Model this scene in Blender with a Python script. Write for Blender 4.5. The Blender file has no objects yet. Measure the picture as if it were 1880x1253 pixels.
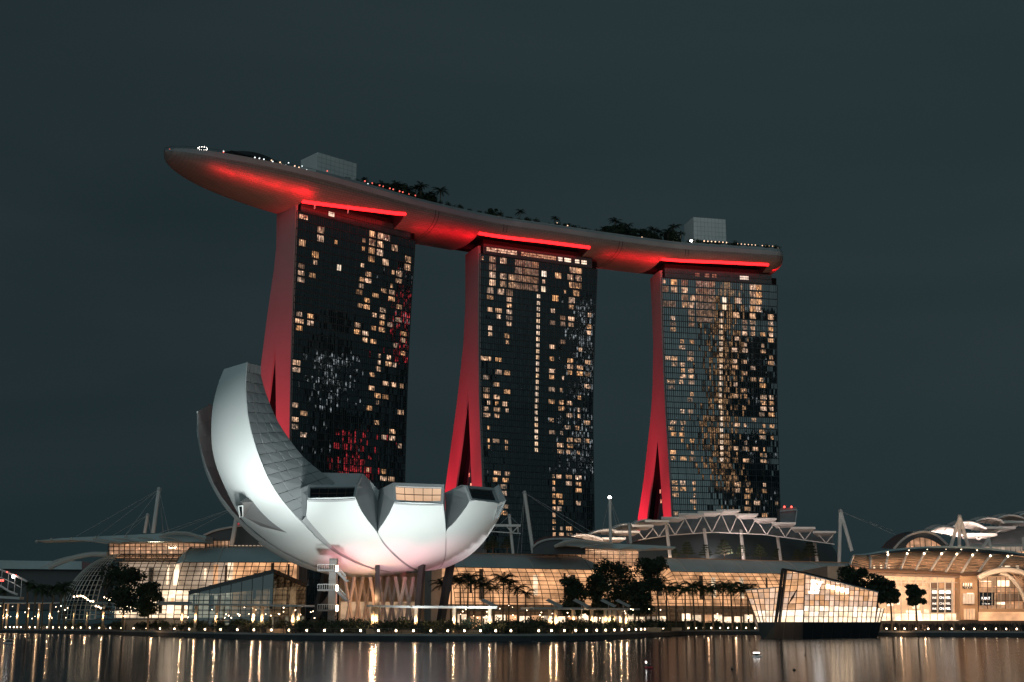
import bpy, math, random
from mathutils import Vector, Matrix
random.seed(7)
S = bpy.context.scene
COL = S.collection
R = math.radians
# ---------------------------------------------------------------- camera, sky, sun, exposure
FOC = 2314.0                       # focal length in photo pixels (photo is 1880 px wide)
PITCH = math.atan(517.5 / FOC)
CAMH = 3.5
cam_d = bpy.data.cameras.new('camera'); cam = bpy.data.objects.new('camera', cam_d); COL.objects.link(cam)
cam.location = (0, 0, CAMH); cam.rotation_euler = (R(90) + PITCH, 0, 0)
cam_d.sensor_width = 36; cam_d.lens = 36 * FOC / 1880; cam_d.clip_start = 0.5; cam_d.clip_end = 9000
S.camera = cam
S.view_settings.view_transform = 'Standard'; S.view_settings.look = 'None'
S.view_settings.exposure = 0; S.view_settings.gamma = 1; S.view_settings.use_curve_mapping = False
S.render.engine = 'CYCLES'
S.cycles.use_denoising = True
S.cycles.max_bounces = 6; S.cycles.diffuse_bounces = 2; S.cycles.glossy_bounces = 3
S.cycles.transmission_bounces = 4; S.cycles.transparent_max_bounces = 8
S.cycles.sample_clamp_indirect = 4
W = bpy.data.worlds.new('World'); S.world = W; W.use_nodes = True
nt = W.node_tree; nt.nodes.clear()
out = nt.nodes.new('ShaderNodeOutputWorld'); bg = nt.nodes.new('ShaderNodeBackground')
sky = nt.nodes.new('ShaderNodeTexSky'); sky.sky_type = 'NISHITA'; sky.sun_disc = False
sky.sun_elevation = R(-3.0); sky.sun_rotation = R(200); sky.air_density = 1.0; sky.dust_density = 2.0
hs = nt.nodes.new('ShaderNodeHueSaturation'); hs.inputs['Saturation'].default_value = 0.35
nt.links.new(sky.outputs[0], hs.inputs['Color'])
tc = nt.nodes.new('ShaderNodeTexCoord'); mp = nt.nodes.new('ShaderNodeMapping'); mp.inputs['Scale'].default_value = (1.2, 1.2, 5)
ns = nt.nodes.new('ShaderNodeTexNoise'); ns.inputs['Scale'].default_value = 1.3; ns.inputs['Detail'].default_value = 5; ns.inputs['Distortion'].default_value = .6
cr = nt.nodes.new('ShaderNodeValToRGB')      # overcast night cloud, faintly uneven
cr.color_ramp.elements[0].position = 0.3; cr.color_ramp.elements[0].color = (0.0105, 0.0220, 0.0255, 1)
cr.color_ramp.elements[1].position = 0.75; cr.color_ramp.elements[1].color = (0.0172, 0.0300, 0.0340, 1)
nt.links.new(tc.outputs['Generated'], mp.inputs[0]); nt.links.new(mp.outputs[0], ns.inputs['Vector']); nt.links.new(ns.outputs[0], cr.inputs[0])
bg2 = nt.nodes.new('ShaderNodeBackground'); bg2.inputs[1].default_value = 0.95
nt.links.new(hs.outputs[0], bg.inputs[0]); bg.inputs[1].default_value = 0.05
nt.links.new(cr.outputs[0], bg2.inputs[0])
ad = nt.nodes.new('ShaderNodeAddShader'); nt.links.new(bg.outputs[0], ad.inputs[0]); nt.links.new(bg2.outputs[0], ad.inputs[1])
# afterglow of the sun that has gone down behind the viewer
vd = nt.nodes.new('ShaderNodeVectorMath'); vd.operation = 'DOT_PRODUCT'; vd.inputs[1].default_value = (-0.10, -0.985, 0.12)
nt.links.new(tc.outputs['Generated'], vd.inputs[0])
gm = nt.nodes.new('ShaderNodeMapRange'); gm.interpolation_type = 'SMOOTHSTEP'; gm.inputs['From Min'].default_value = 0.5; gm.inputs['From Max'].default_value = 1.0
gm.inputs['To Min'].default_value = 0; gm.inputs['To Max'].default_value = 1.0; nt.links.new(vd.outputs['Value'], gm.inputs['Value'])
bg3 = nt.nodes.new('ShaderNodeBackground'); bg3.inputs[0].default_value = (0.25, 0.37, 0.39, 1); nt.links.new(gm.outputs[0], bg3.inputs[1])
ad2 = nt.nodes.new('ShaderNodeAddShader'); nt.links.new(ad.outputs[0], ad2.inputs[0]); nt.links.new(bg3.outputs[0], ad2.inputs[1])
# city glow on the cloud, a little stronger towards the upper right
vr = nt.nodes.new('ShaderNodeVectorMath'); vr.operation = 'DOT_PRODUCT'; vr.inputs[1].default_value = (0.42, 0.76, 0.50)
nt.links.new(tc.outputs['Generated'], vr.inputs[0])
gr = nt.nodes.new('ShaderNodeMapRange'); gr.interpolation_type = 'SMOOTHSTEP'; gr.inputs['From Min'].default_value = 0.72; gr.inputs['From Max'].default_value = 1.0; nt.links.new(vr.outputs['Value'], gr.inputs['Value'])
bg4 = nt.nodes.new('ShaderNodeBackground'); bg4.inputs[0].default_value = (0.0050, 0.0078, 0.0082, 1); nt.links.new(gr.outputs[0], bg4.inputs[1])
ad3 = nt.nodes.new('ShaderNodeAddShader'); nt.links.new(ad2.outputs[0], ad3.inputs[0]); nt.links.new(bg4.outputs[0], ad3.inputs[1])
nt.links.new(ad3.outputs[0], out.inputs[0])
# last glow of dusk from behind the viewer
sd = bpy.data.lights.new('dusk_sun', 'SUN'); sun = bpy.data.objects.new('dusk_sun', sd); COL.objects.link(sun)
sd.energy = 0.10; sd.angle = R(40); sd.color = (0.9, 0.97, 1.0)
sun.rotation_euler = (R(80), 0, R(-22)); sun.location = (0, -50, 120)

# ---------------------------------------------------------------- helpers
CT, ST = math.cos(PITCH), math.sin(PITCH)
CAMV = Vector((0, 0, CAMH))
def ray(px, py):
    u = (px - 940) / FOC; v = (626.5 - py) / FOC
    return Vector((u, CT - v * ST, ST + v * CT))
def at(px, py, Y):
    d = ray(px, py); return CAMV + d * (Y / d.y)
def atz(px, py, z):
    d = ray(px, py); return CAMV + d * ((z - CAMH) / d.z)
def onpl(px, py, p0, n):
    d = ray(px, py); return CAMV + d * ((Vector(p0) - CAMV).dot(n) / d.dot(n))
def proj(p):
    q = Vector(p) - CAMV; y = q.y * CT + q.z * ST; z = -q.y * ST + q.z * CT
    return 940 + FOC * q.x / y, 626.5 - FOC * z / y
V = Vector
UP = V((0, 0, 1))
def lerp(a, b, t): return a + (b - a) * t
def interp(tab, x):
    tab = sorted(tab)
    if x <= tab[0][0]: return tab[0][1]
    for (x0, y0), (x1, y1) in zip(tab, tab[1:]):
        if x <= x1: return y0 + (y1 - y0) * (x - x0) / (x1 - x0)
    return tab[-1][1]
def spline(pts, n):
    """Catmull-Rom through pts (Vectors), n samples per span."""
    P = [pts[0] * 2 - pts[1]] + list(pts) + [pts[-1] * 2 - pts[-2]]
    o = []
    for i in range(1, len(P) - 2):
        for k in range(n):
            t = k / n; a, b, c, d = P[i - 1:i + 3]
            o.append(0.5 * ((2 * b) + (c - a) * t + (2 * a - 5 * b + 4 * c - d) * t * t + (3 * b - a - 3 * c + d) * t ** 3))
    o.append(pts[-1].copy()); return o
def resample(pts, n):
    L = [0]
    for a, b in zip(pts, pts[1:]): L.append(L[-1] + (b - a).length)
    o = []; j = 0
    for k in range(n):
        s = L[-1] * k / (n - 1)
        while j < len(L) - 2 and L[j + 1] < s: j += 1
        t = (s - L[j]) / max(1e-9, L[j + 1] - L[j]); o.append(pts[j].lerp(pts[j + 1], min(1, t)))
    return o
class MB:
    def __init__(s): s.v = []; s.f = []; s.m = []
    def face(s, *p, m=0):
        i = len(s.v); s.v += [V(q) for q in p]; s.f.append(tuple(range(i, i + len(p)))); s.m.append(m)
    def hexa(s, b, t, m=0):            # 4 bottom points, 4 top points
        i = len(s.v); s.v += [V(q) for q in b] + [V(q) for q in t]
        for q in ((3, 2, 1, 0), (4, 5, 6, 7), (0, 1, 5, 4), (1, 2, 6, 5), (2, 3, 7, 6), (3, 0, 4, 7)):
            s.f.append(tuple(i + k for k in q)); s.m.append(m)
    def box(s, c, sx, sy, sz, ax=V((1, 0, 0)), az=UP, m=0):  # c = centre
        c = V(c); ax = V(ax).normalized(); az = V(az).normalized(); ay = az.cross(ax).normalized()
        x, y, z = ax * sx / 2, ay * sy / 2, az * sz / 2
        s.hexa([c - x - y - z, c + x - y - z, c + x + y - z, c - x + y - z], [c - x - y + z, c + x - y + z, c + x + y + z, c - x + y + z], m)
    def bar(s, p, q, w, h=None, up=UP, m=0):
        p, q = V(p), V(q); d = q - p
        if d.length < 1e-6: return
        h = h or w; d.normalize()
        a = d.cross(up)
        if a.length < 1e-4: a = d.cross(V((1, 0, 0)))
        a.normalize(); b = a.cross(d).normalized(); a = a * w / 2; b = b * h / 2
        s.hexa([p - a - b, p + a - b, p + a + b, p - a + b], [q - a - b, q + a - b, q + a + b, q - a + b], m)
    def tube(s, pts, r, n=6, r2=None, cap=True, m=0):
        pts = [V(p) for p in pts]; i0 = len(s.v); K = len(pts)
        for k, p in enumerate(pts):
            d = (pts[min(k + 1, K - 1)] - pts[max(k - 1, 0)]).normalized()
            a = d.cross(UP if abs(d.z) < 0.95 else V((1, 0, 0))).normalized(); b = d.cross(a)
            rr = r if r2 is None else lerp(r, r2, k / (K - 1))
            for j in range(n):
                t = 2 * math.pi * j / n; s.v.append(p + (a * math.cos(t) + b * math.sin(t)) * rr)
        for k in range(K - 1):
            for j in range(n):
                s.f.append((i0 + k * n + j, i0 + k * n + (j + 1) % n, i0 + (k + 1) * n + (j + 1) % n, i0 + (k + 1) * n + j)); s.m.append(m)
        if cap:
            s.f.append(tuple(i0 + j for j in range(n))[::-1]); s.m.append(m)
            s.f.append(tuple(i0 + (K - 1) * n + j for j in range(n))); s.m.append(m)
    def grid(s, rows, m=0, close=False):       # rows: list of equal length point lists
        i0 = len(s.v); n = len(rows[0])
        for r in rows: s.v += [V(p) for p in r]
        for a in range(len(rows) - 1):
            for b in range(n if close else n - 1):
                c = (b + 1) % n
                s.f.append((i0 + a * n + b, i0 + a * n + c, i0 + (a + 1) * n + c, i0 + (a + 1) * n + b)); s.m.append(m)
    def ball(s, c, r, n=8, k=5, m=0, sz=1):
        rows = []
        for a in range(k + 1):
            t = math.pi * a / k
            rows.append([V(c) + V((math.sin(t) * math.cos(2 * math.pi * b / n) * r, math.sin(t) * math.sin(2 * math.pi * b / n) * r, math.cos(t) * r * sz)) for b in range(n)])
        s.grid(rows, m, close=True)
    def build(s, name, mat=None, parent=None, smooth=False, origin=None, kind=None):
        me = bpy.data.meshes.new(name)
        base = V(parent['base']) if parent is not None and 'base' in parent else V((0, 0, 0))
        org = V(origin) if origin is not None else V((0, 0, 0)) if parent is None else base
        me.from_pydata([tuple(p - org) for p in s.v], [], s.f); me.validate()
        for k in (mat if isinstance(mat, (list, tuple)) else [mat]):
            if k: me.materials.append(k)
        if any(s.m) and len(me.polygons) == len(s.m): me.polygons.foreach_set('material_index', s.m)
        if smooth: me.polygons.foreach_set('use_smooth', [True] * len(me.polygons))
        me.update()
        o = bpy.data.objects.new(name, me); COL.objects.link(o)
        o.location = org - base if parent is not None else org
        if parent is not None: o.parent = parent
        o['base'] = list(org)
        if kind: o['kind'] = kind
        return o
def tag(o, label=None, cat=None, group=None, kind=None):
    for k, v in (('label', label), ('category', cat), ('group', group), ('kind', kind)):
        if v: o[k] = v
    return o
def thing(name, loc, label, cat, group=None):
    o = bpy.data.objects.new(name, None); COL.objects.link(o); o.location = loc; o['base'] = list(loc); o.empty_display_size = 1
    return tag(o, label, cat, group)
def link_copy(o, loc, rz=0, sc=1.0, parent=None):
    c = o.copy(); COL.objects.link(c); c.location = loc; c.rotation_euler = (0, 0, rz); c.scale = (sc, sc, sc)
    if parent is not None: c.parent = parent
    return c
def copy_thing(root, loc, rz=0, sc=1.0, label=None, group=None):
    r = root.copy(); COL.objects.link(r); r.location = loc; r.rotation_euler = (0, 0, rz); r.scale = (sc, sc, sc)
    if label: r['label'] = label
    if group: r['group'] = group
    for ch in root.children:
        c = ch.copy(); COL.objects.link(c); c.parent = r
        for g in ch.children:
            d = g.copy(); COL.objects.link(d); d.parent = c
    return r

# ---------------------------------------------------------------- materials
def mat(name, col, rough=0.6, metal=0.0, emit=None, es=0.0, noise=0.0, nscale=0.3, spec=0.5, bump=0.0, sample=True):
    m = bpy.data.materials.new(name); m.use_nodes = True; t = m.node_tree; b = t.nodes['Principled BSDF']
    b.inputs['Base Color'].default_value = (*col, 1); b.inputs['Roughness'].default_value = rough; b.inputs['Metallic'].default_value = metal
    b.inputs['Specular IOR Level'].default_value = spec
    if emit:
        b.inputs['Emission Color'].default_value = (*emit, 1); b.inputs['Emission Strength'].default_value = es
    if noise or bump:
        c = t.nodes.new('ShaderNodeTexCoord'); n = t.nodes.new('ShaderNodeTexNoise'); n.inputs['Scale'].default_value = nscale; n.inputs['Detail'].default_value = 5
        t.links.new(c.outputs['Object'], n.inputs['Vector'])
        if noise:
            mx = t.nodes.new('ShaderNodeMix'); mx.data_type = 'RGBA'; mx.blend_type = 'MULTIPLY'; mx.inputs[0].default_value = 1
            rp = t.nodes.new('ShaderNodeValToRGB'); rp.color_ramp.elements[0].position = 0.3; rp.color_ramp.elements[1].position = 0.7
            k = 1 - noise; rp.color_ramp.elements[0].color = (k, k, k, 1); rp.color_ramp.elements[1].color = (1, 1, 1, 1)
            t.links.new(n.outputs[0], rp.inputs[0]); mx.inputs[6].default_value = (*col, 1); t.links.new(rp.outputs[0], mx.inputs[7])
            t.links.new(mx.outputs[2], b.inputs['Base Color'])
        if bump:
            bp = t.nodes.new('ShaderNodeBump'); bp.inputs['Strength'].default_value = bump; bp.inputs['Distance'].default_value = 0.1
            t.links.new(n.outputs[0], bp.inputs['Height']); t.links.new(bp.outputs[0], b.inputs['Normal'])
    if not sample: m.cycles.emission_sampling = 'NONE'
    return m
WARM = (1.0, 0.56, 0.27)
def lit_mat(name, col, lo, hi, scale=(0.4, 0.4, 0.4), thr=(0.35, 0.7), sample=True, rnd=False, spots=0.0, base=(0.3, 0.25, 0.2), rnd_lo=0.7):
    """Emission with uneven strength: rooms, shop fronts and interiors seen through glass."""
    m = bpy.data.materials.new(name); m.use_nodes = True; t = m.node_tree; b = t.nodes['Principled BSDF']
    b.inputs['Base Color'].default_value = (*base, 1); b.inputs['Roughness'].default_value = 0.4
    c = t.nodes.new('ShaderNodeTexCoord'); mp = t.nodes.new('ShaderNodeMapping'); mp.inputs['Scale'].default_value = scale
    t.links.new(c.outputs['Object'], mp.inputs['Vector'])
    if rnd:
        oi = t.nodes.new('ShaderNodeObjectInfo'); vm = t.nodes.new('ShaderNodeVectorMath'); vm.operation = 'MULTIPLY'
        cb = t.nodes.new('ShaderNodeCombineXYZ')
        for i in range(3): t.links.new(oi.outputs['Random'], cb.inputs[i])
        t.links.new(cb.outputs[0], vm.inputs[0]); vm.inputs[1].default_value = (91, 57, 33); t.links.new(vm.outputs[0], mp.inputs['Location'])
    n = t.nodes.new('ShaderNodeTexNoise'); n.inputs['Scale'].default_value = 1; n.inputs['Detail'].default_value = 2.5
    t.links.new(mp.outputs[0], n.inputs['Vector'])
    mr = t.nodes.new('ShaderNodeMapRange'); mr.inputs['From Min'].default_value = thr[0]; mr.inputs['From Max'].default_value = thr[1]
    mr.inputs['To Min'].default_value = lo; mr.inputs['To Max'].default_value = hi
    t.links.new(n.outputs[0], mr.inputs['Value'])
    src = mr.outputs[0]
    if rnd:
        wn = t.nodes.new('ShaderNodeTexWhiteNoise'); wn.noise_dimensions = '1D'; t.links.new(oi.outputs['Random'], wn.inputs['W'])
        m3 = t.nodes.new('ShaderNodeMapRange'); m3.inputs['To Min'].default_value = rnd_lo; m3.inputs['To Max'].default_value = 1.15; t.links.new(wn.outputs['Value'], m3.inputs['Value'])
        ml = t.nodes.new('ShaderNodeMath'); ml.operation = 'MULTIPLY'; t.links.new(src, ml.inputs[0]); t.links.new(m3.outputs[0], ml.inputs[1]); src = ml.outputs[0]
    if spots:
        vo = t.nodes.new('ShaderNodeTexVoronoi'); vo.inputs['Scale'].default_value = 1.3; t.links.new(mp.outputs[0], vo.inputs['Vector'])
        m2 = t.nodes.new('ShaderNodeMapRange'); m2.inputs['From Min'].default_value = 0.28; m2.inputs['From Max'].default_value = 0.08
        m2.inputs['To Min'].default_value = 0; m2.inputs['To Max'].default_value = spots; t.links.new(vo.outputs['Distance'], m2.inputs['Value'])
        a = t.nodes.new('ShaderNodeMath'); a.operation = 'ADD'; t.links.new(src, a.inputs[0]); t.links.new(m2.outputs[0], a.inputs[1]); src = a.outputs[0]
    if rnd:
        hv = t.nodes.new('ShaderNodeHueSaturation'); hv.inputs['Color'].default_value = (*col, 1); m5 = t.nodes.new('ShaderNodeMapRange'); m5.inputs['To Min'].default_value = .72; m5.inputs['To Max'].default_value = 1.12
        w2 = t.nodes.new('ShaderNodeTexWhiteNoise'); w2.noise_dimensions = '1D'; a2 = t.nodes.new('ShaderNodeMath'); a2.inputs[1].default_value = 3.7; t.links.new(oi.outputs['Random'], a2.inputs[0]); t.links.new(a2.outputs[0], w2.inputs['W'])
        t.links.new(w2.outputs['Value'], m5.inputs['Value']); t.links.new(m5.outputs[0], hv.inputs['Saturation']); t.links.new(hv.outputs[0], b.inputs['Emission Color'])
    b.inputs['Emission Color'].default_value = (*col, 1); t.links.new(src, b.inputs['Emission Strength'])
    if not sample: m.cycles.emission_sampling = 'NONE'
    return m
M = {}
M['concrete'] = mat('concrete', (0.30, 0.29, 0.27), 0.8, noise=0.35, nscale=0.2)
M['pale_wall'] = mat('pale_wall', (0.5, 0.48, 0.46), 0.6, noise=0.15, nscale=0.1)
M['tan_wall'] = mat('tan_wall', (0.45, 0.30, 0.19), 0.75, noise=0.2, nscale=0.3)
M['steel'] = mat('steel', (0.55, 0.53, 0.52), 0.4, noise=0.15, nscale=0.5)
M['white_paint'] = mat('white_paint', (0.75, 0.74, 0.72), 0.45, noise=0.12, nscale=0.15)
M['dark_metal'] = mat('dark_metal', (0.03, 0.032, 0.035), 0.45)
M['bronze_frame'] = mat('bronze_frame', (0.10, 0.06, 0.04), 0.5)
M['roof_metal'] = mat('roof_metal', (0.42, 0.50, 0.51), 0.45, noise=0.25, nscale=0.08)
M['asphalt'] = mat('asphalt', (0.05, 0.05, 0.05), 0.9, noise=0.4, nscale=0.4)
M['paving'] = mat('paving', (0.16, 0.15, 0.14), 0.85, noise=0.3, nscale=0.5)
M['quay'] = mat('quay', (0.05, 0.055, 0.06), 0.8, noise=0.5, nscale=0.25)
M['leaf'] = mat('leaf', (0.045, 0.075, 0.03), 0.7, noise=0.6, nscale=0.6)
M['leaf_dark'] = mat('leaf_dark', (0.03, 0.05, 0.025), 0.75, noise=0.6, nscale=0.6)
M['bark'] = mat('bark', (0.16, 0.12, 0.08), 0.9, noise=0.4, nscale=2)
M['lamp_warm'] = mat('lamp_warm', (0.8, 0.7, 0.6), 0.5, emit=(1, 0.72, 0.45), es=14)
M['lamp_white'] = mat('lamp_white', (0.8, 0.8, 0.8), 0.5, emit=(1, 0.93, 0.85), es=14)
M['lamp_red'] = mat('lamp_red', (0.6, 0.1, 0.1), 0.5, emit=(1, 0.07, 0.05), es=5)
# ---------------------------------------------------------------- water and ground
wm = bpy.data.materials.new('water'); wm.use_nodes = True; t = wm.node_tree; t.nodes.clear()
o_ = t.nodes.new('ShaderNodeOutputMaterial'); pb = t.nodes.new('ShaderNodeBsdfGlossy'); df = t.nodes.new('ShaderNodeBsdfDiffuse'); mxw = t.nodes.new('ShaderNodeMixShader')
pb.inputs['Color'].default_value = (.92, .95, 1, 1); df.inputs[0].default_value = (0.02, 0.04, 0.05, 1); mxw.inputs[0].default_value = .40
c_ = t.nodes.new('ShaderNodeTexCoord'); m_ = t.nodes.new('ShaderNodeMapping'); m_.inputs['Scale'].default_value = (0.10, 0.55, 1)
n_ = t.nodes.new('ShaderNodeTexNoise'); n_.inputs['Scale'].default_value = 1.0; n_.inputs['Detail'].default_value = 4; n_.inputs['Roughness'].default_value = 0.6
b_ = t.nodes.new('ShaderNodeBump'); b_.inputs['Strength'].default_value = 0.11; b_.inputs['Distance'].default_value = 0.12
t.links.new(c_.outputs['Object'], m_.inputs[0]); t.links.new(m_.outputs[0], n_.inputs['Vector']); t.links.new(n_.outputs[0], b_.inputs['Height'])
t.links.new(b_.outputs[0], pb.inputs['Normal'])
n2 = t.nodes.new('ShaderNodeTexNoise'); n2.inputs['Scale'].default_value = 0.012; n2.inputs['Detail'].default_value = 2
r2 = t.nodes.new('ShaderNodeMapRange'); r2.inputs['To Min'].default_value = 0.085; r2.inputs['To Max'].default_value = 0.17
t.links.new(c_.outputs['Object'], n2.inputs['Vector']); t.links.new(n2.outputs[0], r2.inputs['Value']); t.links.new(r2.outputs[0], pb.inputs['Roughness'])
t.links.new(df.outputs[0], mxw.inputs[1]); t.links.new(pb.outputs[0], mxw.inputs[2]); t.links.new(mxw.outputs[0], o_.inputs[0])
b = MB(); b.face((-3500, -3000, 0), (3500, -3000, 0), (3500, 5000, 0), (-3500, 5000, 0)); b.build('water', wm, kind='structure')
# quay edge, given by its waterline in the photo: (px, py) on z = 0
QE = [(-140, 1161.5), (0, 1162.3), (150, 1164.5), (280, 1168.5), (420, 1173), (560, 1176), (700, 1177.5), (850, 1178), (1000, 1177.5), (1120, 1175),
      (1200, 1170), (1255, 1166.5), (1330, 1165.5), (1400, 1165.8)]
QR = [(1612, 1168.5), (1700, 1169.2), (1800, 1169.6), (1880, 1170), (2100, 1171)]
def shore(pts): return [atz(x, y, 0) for x, y in pts]
SH = resample(spline(shore(QE), 6), 90); SR = resample(spline(shore(QR), 6), 24)
PROM = 1.35
b = MB()
far = 3200
line = SH + SR
top = [V((p.x, p.y, PROM)) for p in line]
b.grid([[V((p.x, p.y, -1)) for p in line], top])
b.build('quay_wall', M['quay'], kind='structure')
b = MB()
top2 = [V((-3400, line[0].y + 60, PROM))] + top + [V((3400, line[-1].y - 20, PROM))]
b.grid([top2, [V((p.x * 1.0, far, PROM)) for p in top2]])
b.build('promenade_ground', M['paving'], kind='structure')
def shore_at(px):
    """Point on the quay edge (top) that lies in photo column px."""
    best = None
    L = SH if px < 1480 else SR
    for a, c in zip(L, L[1:]):
        xa, xc = proj(V((a.x, a.y, PROM)))[0], proj(V((c.x, c.y, PROM)))[0]
        if (xa - px) * (xc - px) <= 0:
            q = a.lerp(c, (px - xa) / (xc - xa + 1e-9)); return V((q.x, q.y, PROM))
    q = L[0] if px < proj(L[0])[0] else L[-1]
    return V((q.x, q.y, PROM))
# ---------------------------------------------------------------- hotel towers
def glass_tower_mat():
    m = bpy.data.materials.new('tower_glass'); m.use_nodes = True; t = m.node_tree; b = t.nodes['Principled BSDF']
    b.inputs['Base Color'].default_value = (0.006, 0.014, 0.018, 1); b.inputs['Roughness'].default_value = 0.03
    b.inputs['IOR'].default_value = 3.0; b.inputs['Specular IOR Level'].default_value = 0.6
    return m
M['tower_glass'] = glass_tower_mat()
M['mullion'] = mat('mullion', (0.02, 0.03, 0.034), 0.5)
M['crown_glass'] = mat('crown_glass', (0.05, 0.085, 0.095), 0.25, noise=0.3, nscale=0.3)
M['fin_wall'] = mat('fin_wall', (0.28, 0.25, 0.25), 0.7, noise=0.12, nscale=0.06)
M['void'] = mat('void', (0.008, 0.009, 0.01), 1.0, spec=.05)
M['soffit'] = mat('soffit', (0.03, 0.025, 0.03), 0.7)
M['room_warm'] = lit_mat('room_warm', (1.0, 0.53, 0.27), 0.03, 1.3, (0.75, 0.75, 0.6), (0.36, 0.68), False, True, 1.8, rnd_lo=.35)
M['room_dim'] = lit_mat('room_dim', (1.0, 0.54, 0.32), 0.0, 0.32, (0.8, 0.8, 0.7), (0.4, 0.7), False, True, 0.5)
M['room_bright'] = lit_mat('room_bright', (1.0, 0.78, 0.56), 0.6, 1.5, (0.5, 0.5, 0.5), (0.3, 0.6), False, True, 1.0)
M['room_corridor'] = lit_mat('room_corridor', (1.0, 0.66, 0.42), 0.25, 1.3, (1.1, 1.1, 0.9), (0.35, 0.65), False, True, 1.5)
ZT = 187.0
FRONT = [[(187, 0), (150, .2), (132, .3), (110, .9), (79, 2.2), (50, 4), (4, 6)], [(187, 0), (150, .4), (137, .8), (107, 2.0), (96, 3.1), (69, 6), (40, 8), (4, 10)],
         [(187, 0), (162, .2), (132, 1.1), (109, 2.5), (76, 6), (57, 7.2), (30, 9), (4, 10)]]
INSET = [[(187, 0), (143, 2.6), (112, 4.0), (66, 6.2), (4, 8)], [(187, 0), (152, 2.3), (112, 5.0), (49, 8.6), (4, 9)], [(187, 0), (149, 2.3), (98, 5.6), (55, 8.4), (4, 9)]]
BACK = [[(187, -16.4), (166, -15.4), (143, -20), (112, -25), (60, -37), (4, -55)], [(187, -17), (160, -16.5), (141, -18.5), (112, -26), (69, -40.5), (40, -50), (4, -64)],
        [(187, -17), (173, -15.4), (149, -14.6), (129, -17), (115, -20), (77, -36), (58, -47), (30, -58), (4, -70)]]
FORK = [126, 119, 104]
FL = [[(187, -12.6), (126, -12.4), (95, -9.3), (60, -6.5), (4, -3)], [(187, -12), (119, -11.6), (70, -6.1), (40, -3.6), (4, -1)], [(187, -11.5), (104, -11), (90, -9.2), (58, -4.5), (4, 0)]]
BI = [[(126, -12.4), (99, -16.4), (60, -27), (4, -44)], [(119, -11.6), (95, -18), (70, -26), (4, -50)], [(104, -11), (85, -18.4), (58, -31), (4, -55)]]
ORG = [(V((-96.2, 536.5, 0)), V((.74, .672, 0)).normalized(), 67.2), (V((-16.3, 603.3, 0)), V((.902, .432, 0)).normalized(), 67.5), (V((79.5, 648.1, 0)), V((.974, .228, 0)).normalized(), 66.9)]
class Tow:
    def __init__(s, i):
        s.i = i; s.O, s.a, s.W = ORG[i]; s.n = V((s.a.y, -s.a.x, 0))
        s.lv = []
        z = 183.0
        for k in range(5): s.lv.append(z); z -= 4.05
        while z > 8: s.lv.append(z); z -= 3.14
        s.lv.append(z)
        s.NB = 14
    def P(s, u, d, z): return s.O + s.a * u + s.n * d + UP * z
    def F(s, f, z, off=0.0):         # point on the front facade, f = 0..1 across
        return s.P(f * (s.W - interp(INSET[s.i], z)), interp(FRONT[s.i], z) + off, z)
    def snap(s, px, py):
        """photo pixel -> (bay, floor) of the facade"""
        z = 150; f = .5
        for _ in range(6):
            q = onpl(px, py, s.P(0, interp(FRONT[s.i], z), 0), s.n); z = q.z
            f = (q - s.O).dot(s.a) / (s.W - interp(INSET[s.i], z))
        fl = next((k for k in range(len(s.lv) - 1) if s.lv[k] >= z > s.lv[k + 1]), None)
        return f * s.NB, fl
TOW = [Tow(i) for i in range(3)]
LIT = {}
def crop(lst, ox, oy, sc): return [(ox + p[0] / sc, oy + p[1] / sc, p[2] if len(p) > 2 else '') for p in lst]
LIT[0] = crop([(990,540,'w'),(1100,620),(1095,675),(983,718),(1205,712,'s'),(1062,788),(1057,838),(965,868,'d'),(968,915),(966,960),(1050,930),(1225,870,'b'),(1508,638),(1553,648),(1447,685),(1502,692),(1550,705),(1445,740),(1500,748),(1600,765),(1438,800),(1497,810),(1385,848,'s'),(1435,858),(1538,875),(1697,848),(1692,900),(1427,948),(1375,983),(1427,995),(1635,942),(1635,985),(1590,935,'s'),(1370,1028),(1366,1072),(1525,1055),(1580,1020,'s'),(1580,1062),(1580,1105),(1473,1092),(1415,1127),(1363,1165),(1415,1172),(1625,1160),(1520,1188),(1465,1225),(1517,1232),(1395,685,'s'),(1390,740,'s'),(1390,785,'s')], 290, 250, 3.686) + \
 crop([(328,50),(403,62),(327,98,'w'),(403,108),(323,142),(785,30),(737,22),(892,48),(837,85),(890,90),(993,108),(1000,18),(885,135),(942,145),(832,172),(884,180),(727,157),(725,202),(776,208),(772,255),(828,262),(1040,203),(1037,245),(982,283),(1033,337),(872,358,'s'),(928,367),(870,405,'s'),(928,410),(975,418),(868,447),(815,488),(812,577),(920,543),(968,547),(1022,557),(860,627),(915,633),(858,670,'s'),(805,710),(1015,735),(852,806),(955,862),(900,903),(953,905),(1007,957),(315,375,'w'),(313,420,'w'),(305,657),(303,700),(362,757),(300,797),(298,845),(355,897),(793,1120,'s'),(898,1130),(897,1173),(945,1175)], 460, 560, 3.685)
cor = [(788-14*k/17.0, y, 'c') for k, y in enumerate((440,487,540,583,630,678,722,770,818,862,910,957,1003,1050,1097,1145,1190,1237))]
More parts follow.
